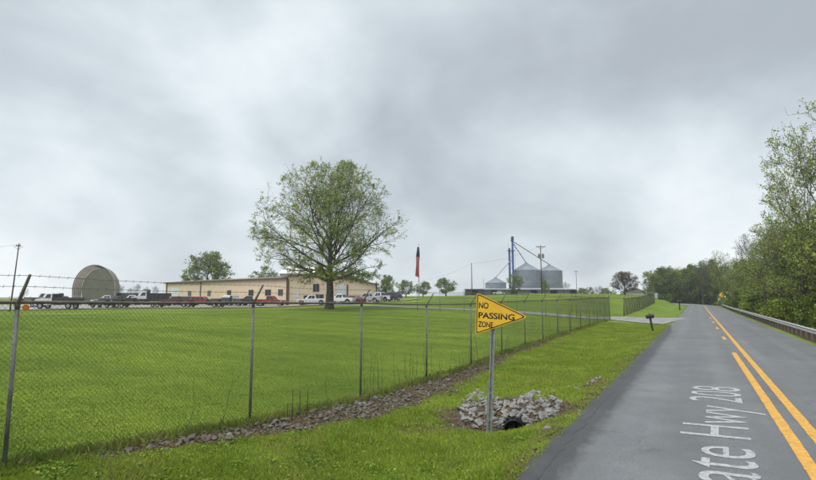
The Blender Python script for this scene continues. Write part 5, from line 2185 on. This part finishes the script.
# white farmhouse and white board far right
b = gp(636, 262)
hs = empty('white_house', b, YAW)
tag(hs, 'small white house partly hidden behind the far chain link fence', 'house')
hh_ = CAMH + (HOR - 292.5) * 262 / FPX - b[2]
MB().box(-5, 5, 0, 7, -.3, hh_).build('wall', M_WHITE, hs)
MB().prism([(-5.5, hh_ - .1), (5.5, hh_ - .1), (5.5, hh_ + .05), (0, hh_ + 2.6), (-5.5, hh_ + .05)], -.4, 7.4).build('roof', mat('shingle_grey', (.16, .165, .17), .8, .2, 1), hs)
for x in (-3.2, 0, 2.4):
    w = MB().box(x, x + 1.0, -.06, 0, 1.1, 2.3).build('window', M_FRAME, hs)
    MB().box(x + .1, x + .9, -.08, -.05, 1.2, 2.2).build('pane', M_WIN, w)
b = gp(655, 150)
wb2 = empty('board_sign', b, YAW)
tag(wb2, 'plain pale board sign on the grass rise left of the far mailbox', 'sign')
zt_ = CAMH + (HOR - 293) * 150 / FPX - b[2]
MB().box(-.8, .8, -.04, .04, zt_ - 1.5, zt_).build('board', mat('pale_board', (.42, .44, .46), .6, .08, 2), wb2)
for x in (-.7, .7): MB().box(x - .05, x + .05, .045, .14, -.3, zt_).build('post', M_WHITE, wb2)


# ------------------------------------------------------------------ utility poles and wires
def upole(px, D, ytop, label, arm=2.4, tf=0, lean=0.0, r=.15, second=False):
    b = gp(px, D)
    h = CAMH + (HOR - ytop) * D / FPX - b[2]
    e_ = empty('utility_pole', b, YAW)
    e_.rotation_euler = (0, lean, YAW)
    tag(e_, label, 'utility pole')
    MB().tube([(0, 0, -.5), (0, 0, h)], [r, r * .7], 10).build('pole', M_WOODPOLE, e_, True)
    if arm:
        ca = MB().box(-arm / 2, arm / 2, -.16, -.06, h - .55, h - .40).build('crossarm', M_WOODPOLE, e_)
        for x in (-arm / 2 + .12, 0, arm / 2 - .12):
            MB().tube([(x, -.11, h - .40), (x, -.11, h - .33), (x, -.11, h - .18)], [.05, .08, .05], 8).build('insulator', M_GALV, ca)
        for s_ in (-1, 1):
            MB().tube([(s_ * .9, -.11, h - .5), (0, -.12, h - 1.1)], .03, 4).build('brace', M_DARK, e_)
    for k in range(tf):
        a = (-.5, .55)[k]
        MB().tube([(a, -.1, h - 3.6), (a, -.1, h - 3.5), (a, -.1, h - 2.5), (a, -.1, h - 2.35)], [.2, .3, .3, .18], 12).build('transformer', mat('transformer_grey', (.16, .165, .17), .5, .1, 3), e_)
    return Vector((b[0], b[1], b[2] + h)), e_


t1, _ = upole(11, 92, 243, 'leaning utility pole at the far left edge', arm=.9, lean=R(3), r=.13)
t2, _ = upole(472, 150, 263, 'slim utility pole left of the yellow pennant sign', arm=0, r=.15)
t3, _ = upole(542, 140, 244.8, 'utility pole with crossarm and transformers in front of the grain bins', arm=2.6, tf=2, r=.17)
t4, _ = upole(577, 300, 270.5, 'far utility pole at the right end of the low shed', arm=2.4, r=.17)
t5, _ = upole(484, 320, 278, 'thin far utility pole left of the small grain bin', arm=0, r=.15)


def wire(a, b, sag, label, r=.014):
    mid = (a + b) / 2
    n = 14
    pts = []
    for k in range(n + 1):
        f = k / n
        q = a.lerp(b, f)
        q.z -= sag * 4 * f * (1 - f)
        pts.append(q - a)
    o = MB().tube(pts, r, 4, False).build('overhead_wire', M_CABLE)
    o.location = a
    return tag(o, label, 'wire')


dz = Vector((0, 0, -.3))
wire(t3 + dz, t2 + Vector((0, 0, -.1)), .9, 'overhead wire between the crossarm pole and the slim pole')
e1 = Vector((PC[0], PC[1] + 4, zb_ + 5.3))
wire(t2 + Vector((0, 0, -.1)), e1, 1.6, 'service wire sagging from the slim pole to the tan building')
wire(t3 + dz, t4 + dz, 1.5, 'overhead wire from the crossarm pole to the far pole')
lf = Vector((*gp(-260, 110)[:2], 9.5))
wire(t1 + Vector((0, 0, -.3)), lf, .8, 'upper overhead wire leaving the frame from the far left pole')

# ------------------------------------------------------------------ air
hm = bpy.data.materials.new('haze_air')
hm.use_nodes = True
hm.node_tree.nodes.remove(hm.node_tree.nodes['Principled BSDF'])
pv_ = hm.node_tree.nodes.new('ShaderNodeVolumePrincipled')
pv_.inputs['Color'].default_value = (.92, .95, .97, 1)
pv_.inputs['Density'].default_value = 0.00035
pv_.inputs['Anisotropy'].default_value = 0.2
hm.node_tree.links.new(pv_.outputs[0], hm.node_tree.nodes['Material Output'].inputs['Volume'])
zlo = float(_gzv.min()) - 1.0
hz_o = MB().box(float(GX[0]) - 10, float(GX[-1]) + 10, float(GY[0]) - 10, float(GY[-1]) + 10, zlo, 44).build('haze', hm)
tag(hz_o, kind='stuff')
